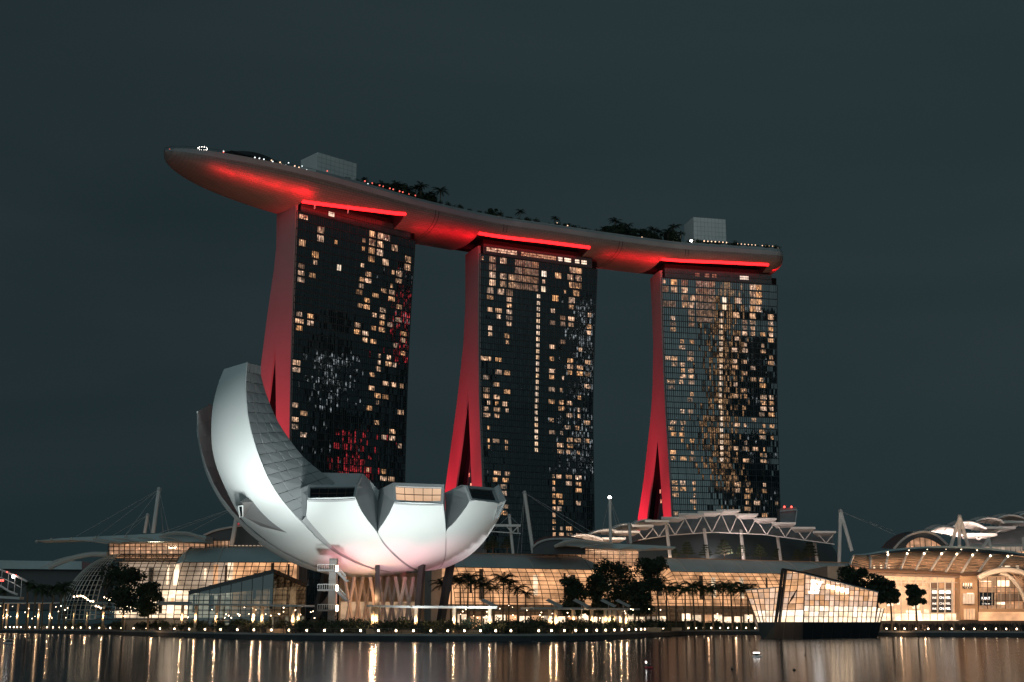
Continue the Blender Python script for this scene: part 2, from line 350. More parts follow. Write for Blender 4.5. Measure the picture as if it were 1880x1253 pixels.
LIT[1] = crop([(365,90,'s'),(360,150,'s'),(437,105),(437,155),(435,200,'d'),(432,275),(430,340),(420,400),(420,445),(417,540),(412,683),(410,730),(523,165),(515,290),(515,345),(498,405),(490,548),(488,592),(582,295),(580,358),(567,405,'d'),(563,460),(560,505),(560,552),(560,595,'d'),(565,645),(550,742),(550,780,'s'),(835,145,'b'),(830,255,'b'),(828,335,'s'),(825,385,'b'),(932,280),(912,455),(907,547),(903,637,'d'),(898,825),(897,917),(895,1013),(893,1060),(893,1157),(890,1245),(1005,165,'s'),(1075,180),(1115,190),(1050,235),(1100,240),(1040,290),(1100,300),(1045,350),(1100,360),(1083,420),(1045,468),(1047,505),(1043,605),(1040,655),(990,412,'s'),(972,600,'d'),(972,645,'d'),(970,785,'d'),(1180,577),(1175,670),(1175,717),(1105,845),(1035,930),(1033,980),(1030,1027),(1100,985),(1100,1030),(1168,943),(1163,1035,'d'),(1165,1130),(1103,1218,'s'),(975,1068,'s'),(962,1160,'s'),(390,915,'w'),(480,925),(475,1022),(545,1027),(388,1060),(473,1117),(540,1168),(388,1207),(472,1212),(390,1145,'d')] + cor +
 [(x - 3 * j, y + 2, 'd') for j, y in enumerate((125,180,240,300,360)) for x in (640,680,720,770)], 800, 440, 4.178) + \
 crop([(365,55),(445,20),(510,22),(443,108),(505,158),(362,190),(443,200),(380,237,'s'),(438,240,'s'),(505,247),(362,282),(362,328),(438,290),(437,333),(512,292,'s'),(380,420,'s'),(437,515),(380,510,'s'),(508,518,'s'),(508,560,'s'),(385,573,'s'),(838,10),(837,55),(837,143),(833,230),(835,362),(833,452),(900,235),(897,280),(910,60,'s'),(898,148,'s'),(903,455,'s'),(897,548),(893,590),(965,22),(1030,28),(1090,30,'d'),(1090,122,'s'),(963,242),(1030,205,'s'),(1027,292,'s'),(1027,333,'s'),(962,328),(955,420),(1022,422),(1088,383),(963,507),(1020,510),(1088,515),(962,552),(957,592),(1025,597,'s'),(435,742),(508,745),(433,790),(497,790),(495,838),(495,880),(500,975),(495,1022),(845,768,'s'),(893,768),(962,772),(1023,777),(848,812,'s'),(962,815),(1022,822),(848,858,'s'),(1025,863),(850,900,'s'),(893,903),(850,945,'s'),(897,945),(1023,955),(850,990,'s'),(893,992),(850,1035,'s'),(850,1080,'s'),(850,1125,'s'),(903,1125,'s'),(962,1130),(850,1170,'s'),(903,1170),(965,1172),(1025,1172)] +
 [(727 - 5 * k / 12.0, y, 'c') for k, y in enumerate((40,88,132,178,222,266,310,354,398,443,488,532,577))], 800, 680, 3.916)
LIT[2] = crop([(265,100,'d'),(347,110),(432,110),(265,165,'s'),(343,170),(430,175,'d'),(265,225,'d'),(340,235),(433,240),(432,300,'d'),(495,305),(433,355),(340,360,'d'),(495,365),(270,355,'d'),(487,415,'d'),(338,462),(335,510,'d'),(337,557),(485,465,'d'),(485,515,'d'),(418,660),(413,707),(487,660),(487,750,'d'),(295,795),(348,800),(347,845),(487,803),(413,850),(413,895),(413,940),(413,990),(487,903),(487,947),(487,998),(322,990,'w'),(325,1040,'d'),(487,1095),(485,1140,'d'),(410,1230),(487,1230),(762,320,'b'),(762,372,'b'),(870,340),(855,447),(855,637),(853,737),(853,825),(853,875),(855,1020),(855,1112),(1040,165,'w'),(1035,230),(985,230),(1000,293),(1045,293),(1000,348),(1045,348),(1000,400),(1045,400),(1000,465),(1000,510),(1000,555),(1000,600),(930,595),(930,500,'d'),(930,550,'d'),(925,740),(935,690,'s'),(930,830,'s'),(925,925),(925,1070),(935,1115,'s'),(1070,605),(1075,700,'s'),(1073,747),(1145,465),(1145,518),(1145,563),(1143,608),(1143,660),(1145,797),(1145,848),(1000,887),(1000,980),(1070,980),(1073,1030),(1075,1127),(1075,1175),(1080,1220),(1147,1130),(1147,1180),(1147,1225),(930,1215,'s'),(1150,180,'s')] +
 [(735 - 7 * k / 15.0, 440 + 47.5 * k, 'c') for k in range(17)] + [(x, y, 'd') for y in (115,180,240,300,365,425,480) for x in (560,600,650)], 1160, 480, 4.473) + \
 crop([(487,70,'d'),(420,162),(487,165),(332,255),(415,257),(330,302),(415,307,'s'),(337,352),(415,357),(415,402,'s'),(490,410),(345,500),(345,550),(418,550),(497,510,'s'),(497,550,'d'),(352,747),(422,747),(352,797),(427,797),(352,845),(510,750,'s'),(513,800,'s'),(515,850,'s'),(513,900),(517,945,'s'),(362,990),(858,40),(860,283),(862,475),(935,475),(1010,480),(938,575),(932,280,'s'),(937,430,'s'),(1005,240),(1075,55),(1075,105),(1075,150,'d'),(1075,197),(1148,55),(1147,103),(1150,150,'d'),(1150,200),(1150,293),(1075,340),(1077,387),(1150,388,'s'),(1085,295,'s'),(1080,530),(1083,578),(1085,485,'s'),(870,765),(867,812),(950,767,'s'),(950,815,'s'),(943,862),(947,910,'s'),(947,960),(1020,912),(1090,770,'s'),(1090,820),(1092,1010),(1190,910,'s')] +
 [(738, y, 'c') for y in (30,80,130,180,230,275,322,370,418,467,515,563)], 1160, 720, 4.473)
# one room window mesh per kind (local: x across, y outward, z up)
def room_mesh(w, h, name):
    b = MB()
    b.face((-w/2, 0, -h/2), (w/2, 0, -h/2), (w/2, 0, h/2), (-w/2, 0, h/2))
    return b
ROOM = {}
for key, w, h, mt in (('', 3.1, 2.15, 'room_warm'), ('w', 4.9, 2.15, 'room_warm'), ('s', 1.5, 2.0, 'room_warm'), ('d', 3.4, 2.3, 'room_dim'), ('b', 2.6, 2.9, 'room_bright'), ('c', 1.7, 1.9, 'room_corridor')):
    me = bpy.data.meshes.new('window'); bb = room_mesh(w, h, key); me.from_pydata([tuple(p) for p in bb.v], [], bb.f); me.materials.append(M[mt]); ROOM[key] = me
TLAB = ['glass hotel tower under the long overhanging nose of the deck, red end wall', 'middle glass hotel tower of the three, with a lit vertical column of windows', 'hotel tower nearest the blunt deck end, its glass showing wavy golden reflections']
red_d = None
for T in TOW:
    i = T.i; base = T.P(30, -10, PROM)
    th = thing('hotel_tower', base, TLAB[i], 'tower', 'hotel towers carrying the sky deck')
    NP = T.NB * 4
    # glass panes, each set a hair off true as real panes are
    b = MB(); rnd = random.Random(11 + i)
    for k in range(len(T.lv) - 1):
        z0, z1 = T.lv[k + 1] + .12, T.lv[k] - .12
        for j in range(NP):
            f0, f1 = j / NP, (j + 1) / NP
            e = [rnd.gauss(0, .006) for _ in range(3)]
            b.face(T.F(f0, z0, e[0]), T.F(f1, z0, e[1]), T.F(f1, z1, e[1] + e[2]), T.F(f0, z1, e[0] + e[2]))
    b.build('glass_pane', M['tower_glass'], th, kind='stuff')
    b = MB()
    for k, z in enumerate(T.lv):
        b.bar(T.F(0, z, .10), T.F(1, z, .10), .30, .34)
    for j in range(NP + 1):
        big = j % 4 == 0; w = .26 if big else .1
        zs = [T.lv[-1], 40, 70, 95, 110, 130, 150, T.lv[0]]
        for za, zb in zip(zs, zs[1:]):
            b.bar(T.F(j / NP, za, .12), T.F(j / NP, zb, .12), w, .3 if big else .2, up=T.a)
    b.build('mullion', M['mullion'], th, kind='stuff')
    # block bodies: front slab and splayed back slab, with their pale end walls
    zs = [2, 15, 30, 45, 58, 70, 80, 90, 100, 110, 120, 130, 140, 150, 160, 170, 180, ZT]
    fk = FORK[i]
    front, back = MB(), MB(); wf, wb = MB(), MB()
    def wdt(z): return T.W - interp(INSET[i], z)
    zf = sorted(set(zs + [fk]))
    rows = [[T.P(.6, interp(FRONT[i], z) - .35, z), T.P(wdt(z) - .3, interp(FRONT[i], z) - .35, z), T.P(wdt(z) - .3, interp(FL[i], z), z), T.P(.6, interp(FL[i], z), z)] for z in zf]
    front.grid(rows, close=True); front.face(*rows[-1])
    front.build('front_block', M['void'], th)
    rows = [[T.P(.6, interp(BI[i], z) if z < fk else interp(FL[i], z) - .05, z), T.P(wdt(z), interp(BI[i], z) if z < fk else interp(FL[i], z) - .05, z), T.P(wdt(z), interp(BACK[i], z), z), T.P(.6, interp(BACK[i], z), z)] for z in zf]
    back.grid(rows, close=True); back.face(*rows[-1])
    back.build('rear_block', M['void'], th)
    # end walls: front leg and back leg, each a thick slab of panels
    for lst, mbx, nm in ((1, wf, 'end_wall'), (2, wb, 'end_wall')):
        rows = []
        for z in zf:
            if lst == 1: d0, d1 = interp(FRONT[i], z) + .2, (interp(FL[i], z) if z < fk else interp(FL[i], z))
            else: d0, d1 = (interp(BI[i], z) if z < fk else interp(FL[i], z) - .02), interp(BACK[i], z)
            ue = -.7 if lst == 1 else -.2
            rows.append([T.P(ue, d0, z), T.P(.58, d0, z), T.P(.58, d1, z), T.P(ue, d1, z)])
        mbx.grid(rows, close=True); mbx.face(*rows[-1]); mbx.build(nm, M['fin_wall'], th)
    # atrium glass between the legs, with a few lit rooms
    b = MB()
    za = [z for z in zf if z <= fk]
    b.grid([[T.P(3, interp(FL[i], z), z), T.P(3, interp(BI[i], z), z)] for z in za]); b.build('atrium_glass', M['tower_glass'], th)
    for q in range(14 if i < 2 else 6):
        z = fk - 12 - q * 5.2 - (0 if i != 1 else 22)
        if z < 30: break
        d = lerp(interp(FL[i], z), interp(BI[i], z), .35 + .3 * rnd.random())
        o = bpy.data.objects.new('atrium_window', ROOM['s' if q % 3 else 'c']); COL.objects.link(o); o.parent = th
        o.location = T.P(2.9, d, z) - base; o.rotation_euler = (0, 0, math.atan2(T.a.y, T.a.x) - R(90))
    # crown
    b = MB()
    u0, u1 = 2.0, T.W - 3.6
    b.hexa([T.P(u0, -9, 183), T.P(u1, -9, 183), T.P(u1, .45, 183), T.P(u0, .45, 183)], [T.P(u0, -9, 188.6), T.P(u1, -9, 188.6), T.P(u1, .45, 188.6), T.P(u0, .45, 188.6)])
    b.build('crown', M['crown_glass'], th)
    b = MB()
    for k in range(49): b.bar(T.P(lerp(u0, u1, k / 48), .5, 183), T.P(lerp(u0, u1, k / 48), .5, 188.6), .09)
    for z in (183.2, 185.8, 188.5): b.bar(T.P(u0, .5, z), T.P(u1, .5, z), .14, .25)
    b.build('crown_rail', M['mullion'], th, kind='stuff')
    b = MB()
    b.hexa([T.P(3, -14, 187), T.P(T.W - 4, -14, 187), T.P(T.W - 4, -2, 187), T.P(3, -2, 187)], [T.P(3, -14, 191.5), T.P(T.W - 4, -14, 191.5), T.P(T.W - 4, -2, 191.5), T.P(3, -2, 191.5)])
    b.build('neck', M['soffit'], th)
    # light inside the crown storey
    rc_ = random.Random(77 + i); segs = {0: [(.24, .29, 'b')], 1: [(.03, .30, 'w'), (.34, .66, 'w'), (.68, .72, 'b'), (.74, .80, 'b'), (.84, .88, 'b'), (.90, .95, 'b')], 2: [(.28, .32, 'd'), (.37, .41, 'd'), (.44, .48, 'd'), (.70, .78, 'b')]}[i]
    for f0, f1, kk in segs:
        zz = 185.9 if i else 185.5
        b = MB(); b.face(T.P(lerp(u0, u1, f0), .47, zz - 1.1), T.P(lerp(u0, u1, f1), .47, zz - 1.1), T.P(lerp(u0, u1, f1), .47, zz + .9), T.P(lerp(u0, u1, f0), .47, zz + .9)); b.build('crown_window', M[{'b': 'room_bright', 'w': 'room_warm', 'd': 'room_dim'}[kk]], th)
    # lit rooms
    done = set()
    for px, py, kd in LIT[i]:
        fb, fl = T.snap(px, py)
        if fl is None or not (0 < fb < T.NB): continue
        pos = fb
        if kd in ('', 'w', 'd'): pos = max(.45, min(T.NB - .45, round(fb * 4) / 4))
        key = (round(pos * 2), fl)
        if key in done: continue
        done.add(key)
        z = (T.lv[fl] + T.lv[fl + 1]) / 2
        o = bpy.data.objects.new('window', ROOM[kd]); COL.objects.link(o); o.parent = th
        o.location = T.F(pos / T.NB, z, .09) - base; o.rotation_euler = (0, 0, math.atan2(T.a.y, T.a.x))
        if kd in ('', 'd') and fl < 5: o.scale = (1.05, 1, 1.35)
        elif kd != 'c': o.scale = (rnd.uniform(.8, 1.08), 1, rnd.uniform(.88, 1.0))
    # red floodlights on the end walls, standing at the foot
    for (d, z, e, u) in ((4, 14, (1.15, .62, .62)[i], -24), (interp(BACK[i], 14) + 6, 14, (.6, 1.2, 1.25)[i], -26)):
        ld = bpy.data.lights.new('wall_flood', 'SPOT'); lo = bpy.data.objects.new('wall_flood', ld); COL.objects.link(lo)
        ld.energy = 0.86e6 * e; ld.color = (1, 0.02, 0.05); ld.spot_size = R(40); ld.spot_blend = .9; ld.shadow_soft_size = 1.5
        lo.location = T.P(u, d, z)
        tgt = T.P(0, (d - 9) / 2, 72); lo.rotation_euler = (tgt - lo.location).to_track_quat('-Z', 'Y').to_euler()
# ---------------------------------------------------------------- sky deck
cl = [V((-147.2, 503.5, 0))]
for T in TOW:
    for u in (2, T.W / 2, T.W - 2): cl.append(T.P(u, -8, 0))
cl.append(TOW[2].P(TOW[2].W + 3.5, -8, 0))
CL = resample(spline(cl, 10), 171)
def frame(k):
    d = (CL[min(k + 1, 170)] - CL[max(k - 1, 0)]).normalized(); return CL[k], d, V((d.y, -d.x, 0))   # n towards the viewer
LEN = sum((q - p).length for p, q in zip(CL, CL[1:])); DS = LEN / 170
ZD = 198.6
def halfw(s):
    w = 19.0
    if s < 75: w = 19.0 * max(0.0, 1 - (1 - s / 75) ** 2.1) ** 0.5
    e = LEN - s
    if e < 9: w = min(w, 19.0 * max(.45, 1 - (1 - e / 9) ** 2.4 * .55))
    return max(w, .25)
def depth(s):
    d = D0 = 14.0 * interp([(108, 1), (146, .82), (250, .70), (340, .68)], s)
    if s < 75: d = D0 * max(0, 1 - (1 - s / 75) ** 2.0) ** 0.47
    e = LEN - s
    if e < 9: d *= max(.5, 1 - (1 - e / 9) ** 2 * .5)
    return max(d, .5)
def in_tower(p):
    for T in TOW:
        u = (p - T.O).dot(T.a)
        if 1.0 < u < T.W - 3.0 and abs((p - T.P(u, -8, 0)).length) < 6: return True
    return False
deck = thing('sky_deck', V((CL[85].x, CL[85].y, 184)), 'long boat shaped roof deck lying across the three hotel towers, red lit from beneath', 'sky deck')
def hull_pt(k, a, notch=False):
    """a: -1 .. 1 around the section, -1 far edge, 1 near edge"""
    c, d, n = frame(k); s = k * DS; w = halfw(s); dp = depth(s)
    th_ = a * math.pi / 2
    y = math.sin(th_); z = -math.cos(th_) ** .8
    return c + n * (y * w) + UP * (ZD - 2.2 * min(1, dp / 10) + z * (dp - 2.2 * min(1, dp / 10)))
def hull_mat():
    m = bpy.data.materials.new('hull_panel'); m.use_nodes = True; t = m.node_tree; b = t.nodes['Principled BSDF']
    b.inputs['Roughness'].default_value = .5
    at_ = t.nodes.new('ShaderNodeUVMap'); at_.uv_map = 'UVMap'
    br = t.nodes.new('ShaderNodeTexBrick'); br.inputs['Scale'].default_value = 1; br.inputs['Brick Width'].default_value = 3.0; br.inputs['Row Height'].default_value = 1.1
    br.inputs['Mortar Size'].default_value = .085; br.inputs['Color1'].default_value = (.235, .185, .165, 1); br.inputs['Color2'].default_value = (.195, .155, .14, 1); br.inputs['Mortar'].default_value = (.08, .065, .06, 1)
    t.links.new(at_.outputs[0], br.inputs['Vector']); t.links.new(br.outputs['Color'], b.inputs['Base Color'])
    return m
M['hull'] = hull_mat()
NA = 25
AN = [-1 + 2 * j / (NA - 1) for j in range(NA)]
# the hull is cut open over each tower; the cut edge carries the red light strip
def find_ka(px, py):
    best, bb = 1e9, None
    for k in range(30, 171):
        for q in range(30, 97):
            x, y = proj(hull_pt(k, q / 100)); e = (x - px) ** 2 + (y - py) ** 2
            if e < best: best, bb = e, (k, q / 100)
    return bb
CUT = {}
RUNS = []
for (p, q) in (((541, 358), (746, 394)), ((880, 429), (1081, 454)), ((1213, 475), (1412, 487))):
    (k0, a0), (k1, a1) = find_ka(*p), find_ka(*q)
    RUNS.append(list(range(k0, k1 + 1)))
    for k in range(k0, k1 + 1): CUT[k] = lerp(a0, a1, (k - k0) / (k1 - k0))
TWR = [k in CUT for k in range(171)]
b = MB(); uvs = []
for k in range(170):
    nt_ = TWR[k] and TWR[k + 1]
    if nt_:
        bands = []
        for j in range(6): bands.append(tuple((lerp(CUT[q], 1, j / 6), lerp(CUT[q], 1, (j + 1) / 6)) for q in (k, k + 1)))
        bands += [tuple((-y_, -x_) for x_, y_ in bn) for bn in bands]
    else: bands = [((AN[j], AN[j + 1]),) * 2 for j in range(NA - 1)]
    for (a0, a1), (c0, c1) in bands:
        b.face(hull_pt(k, a0), hull_pt(k + 1, c0), hull_pt(k + 1, c1), hull_pt(k, a1))
        uvs += [(k * DS, a0 * 24), ((k + 1) * DS, c0 * 24), ((k + 1) * DS, c1 * 24), (k * DS, a1 * 24)]
endp = [hull_pt(170, a) for a in AN]
b.face(*endp); uvs += [(a * 20, 0) for a in AN]
ho = b.build('hull', M['hull'], deck)
ul = ho.data.uv_layers.new(name='UVMap')
for q, uv in zip(ul.data, uvs): q.uv = uv
M['red_strip'] = mat('red_strip', (.5, .05, .05), .5, emit=(1.0, .009, .012), es=5.0)
for ti, run in enumerate(RUNS):
    b = MB()
    nr = [hull_pt(k, CUT[k]) for k in run]; fr = [hull_pt(k, -CUT[k]) for k in run]
    up = 1.6
    b.grid([nr, [p + UP * up for p in nr], [p + UP * up for p in fr], fr])
    for k in (run[0], run[-1]):
        arc = [hull_pt(k, lerp(-CUT[k], CUT[k], q / 20)) for q in range(21)]
        b.face(*(arc + [arc[-1] + UP * up, arc[0] + UP * up]))
    b.build('opening', M['soffit'], deck)
    st = MB()
    pts = [hull_pt(k, CUT[k]) + frame(k)[2] * .15 - UP * .1 for k in run]
    st.tube(pts, .85, 8); st.build('light_strip', M['red_strip'], deck)
    for f in ((.13, .44) if ti == 0 else ()):
        k = run[int(f * (len(run) - 1))]; c, d, n = frame(k)
        sb = MB(); p = hull_pt(k, CUT[k]); sb.tube([p - UP * 2.6 - n * .5, p - n * .2 - UP * .5], .34, 6); sb.build('strut', M['white_paint'], deck)
# fascia, deck, railing
b = MB()
def edge(k, sd, zz, off=0): c, d, n = frame(k); return c + n * sd * (halfw(k * DS) + off) + UP * zz
for sd in (1, -1):
    b.grid([[hull_pt(k, sd) + frame(k)[2] * sd * .05 for k in range(171)], [edge(k, sd, ZD + .2, .55) for k in range(171)], [edge(k, sd, ZD + .2, -.1) for k in range(171)]])
b.face(endp[0], endp[-1], edge(170, 1, ZD + .2, .5), edge(170, -1, ZD + .2, .5))
M['fascia'] = mat('fascia', (.25, .31, .33), .45, noise=.2, nscale=.1)
b.build('fascia', M['fascia'], deck)
b = MB(); b.grid([[edge(k, 1, ZD, 0) for k in range(171)], [edge(k, -1, ZD, 0) for k in range(171)]]); b.build('deck_floor', M['concrete'], deck)
b = MB()
for sd in (1, -1):
    for k in range(0, 170, 1):
        b.bar(edge(k, sd, ZD + .2), edge(k, sd, ZD + 1.4), .08)
    for k in range(170):
        b.bar(edge(k, sd, ZD + 1.4), edge(k + 1, sd, ZD + 1.4), .12)
b.build('railing', M['dark_metal'], deck, kind='stuff')
b = MB()
for k in range(170):
    if k * DS > 62: b.face(edge(k, 1, ZD + .2, .1), edge(k + 1, 1, ZD + .2, .1), edge(k + 1, 1, ZD + 1.5, .1), edge(k, 1, ZD + 1.5, .1))
b.build('glass_balustrade', M['fascia'], deck)
# dark expansion joints around the hull
for T, u in ((TOW[0], T.W * 0 + 72), (TOW[1], 8), (TOW[1], 74), (TOW[2], 10)):
    p = T.P(u, -8, 0); k = min(range(171), key=lambda q: (CL[q] - p).length)
    for dk in (0, 1):
        b = MB(); c, d, n = frame(k + dk)
        pts = [hull_pt(k + dk, a) for a in [x / 40 for x in range(-40 if not TWR[k] else 31, 41)]]
        cen = c + UP * ZD
        out_ = [p + (p - cen).normalized() * .06 for p in pts]
        b.grid([[p - d * .16 for p in out_], [p + d * .16 for p in out_]]); b.build('expansion_joint', M['dark_metal'], deck)
# roof boxes
def deck_pt(px, py, z=ZD): return atz(px, py, z)
def roof_box(T, u0, u1, d0, d1, z0, z1):
    b = MB()
    b.hexa([T.P(u0, d1, z0), T.P(u1, d1, z0), T.P(u1, d0, z0), T.P(u0, d0, z0)], [T.P(u0, d1, z1), T.P(u1, d1, z1), T.P(u1, d0, z1), T.P(u0, d0, z1)])
    o = b.build('lift_house', M['box_wall'], deck)
    g = MB()
    for q in range(1, 9): g.bar(T.P(lerp(u0, u1, q / 9), d0 + .02, z0), T.P(lerp(u0, u1, q / 9), d0 + .02, z1), .1, .1)
    for q in range(1, 5): g.bar(T.P(u0, d0 + .02, lerp(z0, z1, q / 5)), T.P(u1, d0 + .02, lerp(z0, z1, q / 5)), .1, .1)
    g.build('panel_joint', M['fascia'], o)
    g = MB()
    for q in range(5): g.box(T.P(lerp(u0, u1, .3 + .09 * q), (d0 + d1) / 2, z1 + .5), 1.2, 1.5, 1.0, T.a)
    g.build('rooftop_unit', M['dark_metal'], o)
M['box_wall'] = mat('box_wall', (.66, .66, .65), .55, noise=.1, nscale=.2)
def box_from_px(T, dd, xl, xr, yt, yb, depth_):
    n, a = T.n, T.a
    p = onpl(xl, yt, T.P(0, dd, 0), n); q = onpl(xr, yt + (xr - xl) * .12, T.P(0, dd, 0), n); r = onpl(xl, yb, T.P(0, dd, 0), n)
    roof_box(T, (p - T.O).dot(a), (q - T.O).dot(a), dd, dd - depth_, r.z, p.z)
box_from_px(TOW[0], -6, 583, 655, 280, 322, 14)
box_from_px(TOW[2], -6, 1273, 1332, 399, 440, 14)
# wedge roof in front of the first box, pavilion roof and curved canopy on the cantilever
b = MB(); T = TOW[0]
b.hexa([T.P(-8, -4, ZD), T.P(16, -4, ZD), T.P(16, 4, ZD), T.P(-2, 6, ZD)], [T.P(-4, -5, ZD + 6.0), T.P(6, -5, ZD + 6.0), T.P(14, 1, ZD + 1.6), T.P(2, 3, ZD + 2.0)]); b.build('wedge_roof', M['box_wall'], deck)
b = MB(); T = TOW[0]
b.hexa([T.P(14, 3, ZD), T.P(66, 4, ZD), T.P(66, 8, ZD), T.P(14, 8, ZD)], [T.P(14, 3, ZD + 3.0), T.P(66, 4, ZD + 2.4), T.P(66, 8, ZD + 2.4), T.P(14, 8, ZD + 3.0)]); b.build('pool_terrace', M['fascia'], deck)
b = MB(); T = TOW[2]
b.hexa([T.P(14, 2, ZD), T.P(62, 2, ZD), T.P(62, 8, ZD), T.P(14, 8, ZD)], [T.P(14, 2, ZD + 3.0), T.P(62, 2, ZD + 3.2), T.P(62, 8, ZD + 3.2), T.P(14, 8, ZD + 2.6)]); b.build('terrace_room', M['fascia'], deck)
b = MB()
rows = []
for q in range(13):
    u = -36 + q * 2.6; hgt = 3.2 + 3.2 * math.sin(math.pi * q / 12)
    rows.append([T2 for T2 in (TOW[0].P(u, 4, ZD + 2.5), TOW[0].P(u, 0, ZD + hgt), TOW[0].P(u, -12, ZD + hgt + .5))])
b.grid(rows); b.grid([[p - UP * .3 for p in r] for r in rows]); b.build('curved_canopy', M['dark_metal'], deck)
# ring of lights on a mast near the nose
rc = at(372.5, 273, 510)
b = MB(); b.tube([V((rc.x, rc.y, ZD)), V((rc.x, rc.y, rc.z - .4))], .15, 6)
ring = thing('ring_light', (rc.x, rc.y, ZD), 'small ring of white lights on a pole near the tip of the roof deck', 'light')
b.build('pole', M['dark_metal'], ring)
b = MB(); b.tube([rc + V((math.cos(q) * 2.0, math.sin(q) * 2.0, 0)) for q in [k * math.pi / 10 for k in range(21)]], .12, 5); b.build('hoop', M['dark_metal'], ring)
for q in range(12):
    a = q * math.pi / 6; b = MB(); b.ball(rc + V((math.cos(a) * 2.0, math.sin(a) * 2.0, 0)), .16, 6, 4); b.build('bulb', M['lamp_white'], ring)
# red wash under the hull: linear lights along it; warm spots are added fill
def red_spot(loc, tgt, e, size, col=(1, .03, .03)):
    ld = bpy.data.lights.new('hull_spot', 'SPOT'); lo = bpy.data.objects.new('hull_spot', ld); COL.objects.link(lo)
    ld.energy = e; ld.color = col; ld.spot_size = R(size); ld.spot_blend = 1; ld.shadow_soft_size = .6; lo.location = loc
    lo.rotation_euler = (V(tgt) - V(loc)).to_track_quat('-Z', 'Y').to_euler(); return lo
def red_wash(k0, k1, a, off, e):
    """red linear light along the hull between sections k0 and k1"""
    for k in range(k0, k1, 5):
        p, q = hull_pt(k, a), hull_pt(min(k + 5, k1), a); m_ = (p + q) / 2; c, d, n = frame(k)
        o_n = (n * math.sin(a * math.pi / 2) - UP * math.cos(a * math.pi / 2) * .7).normalized()
        ld = bpy.data.lights.new('hull_light', 'AREA'); lo = bpy.data.objects.new('hull_light', ld); COL.objects.link(lo); ld.shape = 'RECTANGLE'; ld.size = (q - p).length; ld.size_y = .4
        f = e(k) if callable(e) else e
        ld.energy = f * 1.2; ld.color = (1, .004, .015); lo.visible_glossy = False; lo.location = m_ + o_n * off
        z_ = (lo.location - m_).normalized(); x_ = (q - p).normalized(); y_ = z_.cross(x_).normalized(); x_ = y_.cross(z_)
        lo.rotation_euler = Matrix((x_, y_, z_)).transposed().to_euler()
k1 = RUNS[0][0]
red_wash(8, k1 + 1, .60, 3.2, lambda k: 900 * (.35 + .65 * k / k1))
red_wash(RUNS[0][-1] + 5, RUNS[1][0], .42, 5.0, lambda k: 420 + 620 * (k - RUNS[0][-1]) / 25)
red_wash(RUNS[1][-1] + 5, RUNS[2][0], .42, 5.0, lambda k: 420 + 800 * (k - RUNS[1][-1]) / 25)
red_wash(RUNS[2][-1] + 3, 170, .40, 4.0, 500)
def warm_up(px, py, Y, tgt, e, size):  # added fill standing in for warm city light on the hull
    p = at(px, py, Y); lo = red_spot(p, tgt, e, size, (1, .45, .27)); lo.name = 'city_fill'; lo.data.name = 'city_fill'; lo.data.shadow_soft_size = 3
warm_up(700, 1015, 470, TOW[0].P(20, 12, 196), 2.2e5, 46); warm_up(1090, 1015, 520, TOW[1].P(60, 12, 196), 2.3e5, 46); warm_up(1480, 1015, 560, TOW[2].P(40, 12, 196), 2.3e5, 46); warm_up(500, 1012, 450, TOW[0].P(-40, 12, 196), 1.6e5, 40)
# ---------------------------------------------------------------- lotus shaped museum
MC = at(675, 785, 300); MA, MBY, MCZ = 39.8, 37.0, 36.0
def ell(px, py, k=1.0):
    """near intersection of the sight line with the museum's ball shaped envelope (closest point if it misses)"""
    d = ray(px, py); o = CAMV - MC
    sx = V((d.x / (MA * k), d.y / (MBY * k), d.z / (MCZ * k))); so = V((o.x / (MA * k), o.y / (MBY * k), o.z / (MCZ * k)))
    a = sx.dot(sx); bq = so.dot(sx); c = so.dot(so) - 1; D = bq * bq - a * c
    t_ = (-bq - math.sqrt(D)) / a if D > 0 else -bq / a
    return CAMV + d * t_
def pc(lst): return resample(spline([V((x, y, 0)) for x, y in lst], 8), 49)
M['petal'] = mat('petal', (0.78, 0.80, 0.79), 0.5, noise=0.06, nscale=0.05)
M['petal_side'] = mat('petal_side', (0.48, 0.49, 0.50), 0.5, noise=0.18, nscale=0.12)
M['joint'] = mat('joint', (0.10, 0.10, 0.105), 0.7)
M['pane_dark'] = mat('pane_dark', (0.008, 0.012, 0.015), 0.08)
M['gallery_glow'] = lit_mat('gallery_glow', (1, .60, .36), .62, .85, (.15, .15, .15), (.3, .7))
mus = thing('lotus_museum', (MC.x + 3, MC.y, PROM), 'white lotus shaped museum with one tall curved petal and three short windowed petals', 'museum')
def patch(L, Rr, name, parent, m=12, k=1.0, mt='petal'):
    b = MB(); rows = []
    for p, q in zip(L, Rr): rows.append([ell(lerp(p.x, q.x, j / m), lerp(p.y, q.y, j / m), k) for j in range(m + 1)])
    b.grid(rows); return b.build(name, M[mt], parent, smooth=True)
mL = [(411.4,678),(401,704),(392,739),(389,762),(388,786),(389,817.5),(394.5,847),(405,877),(420,910),(431,932),(446,956),(467,975),(490,993),(519,1011),(552,1027),(584,1040),(625,1050),(680,1056)]
mR = [(453.7,665.5),(451.3,690),(450.8,714),(452,738),(454.5,762),(460,789),(468,817.5),(477,843),(491,877),(508,906),(528,932),(552,959),(584,990),(610,1011),(638,1027),(663,1038),(688,1046),(715,1051)]
mI = [(479,672),(479,690),(485.6,714),(494.4,739),(509.6,773),(532,808),(559,841),(591,868),(617,888),(640,900)]
aL = [(564.6,915),(563,938),(563,950),(575,966),(593,986),(615.5,1008),(638,1022),(663,1034),(688,1044),(718,1050)]
aR = [(652,913),(661,934),(673.5,953.6),(691.5,977),(702,996),(715,1011.5),(731,1027),(745,1038),(757,1045),(768,1049)]
bL = [(724,922),(715.6,941),(705,959),(694.5,977),(705.5,996),(719,1011),(735,1026),(749,1037),(761,1044),(771,1049)]
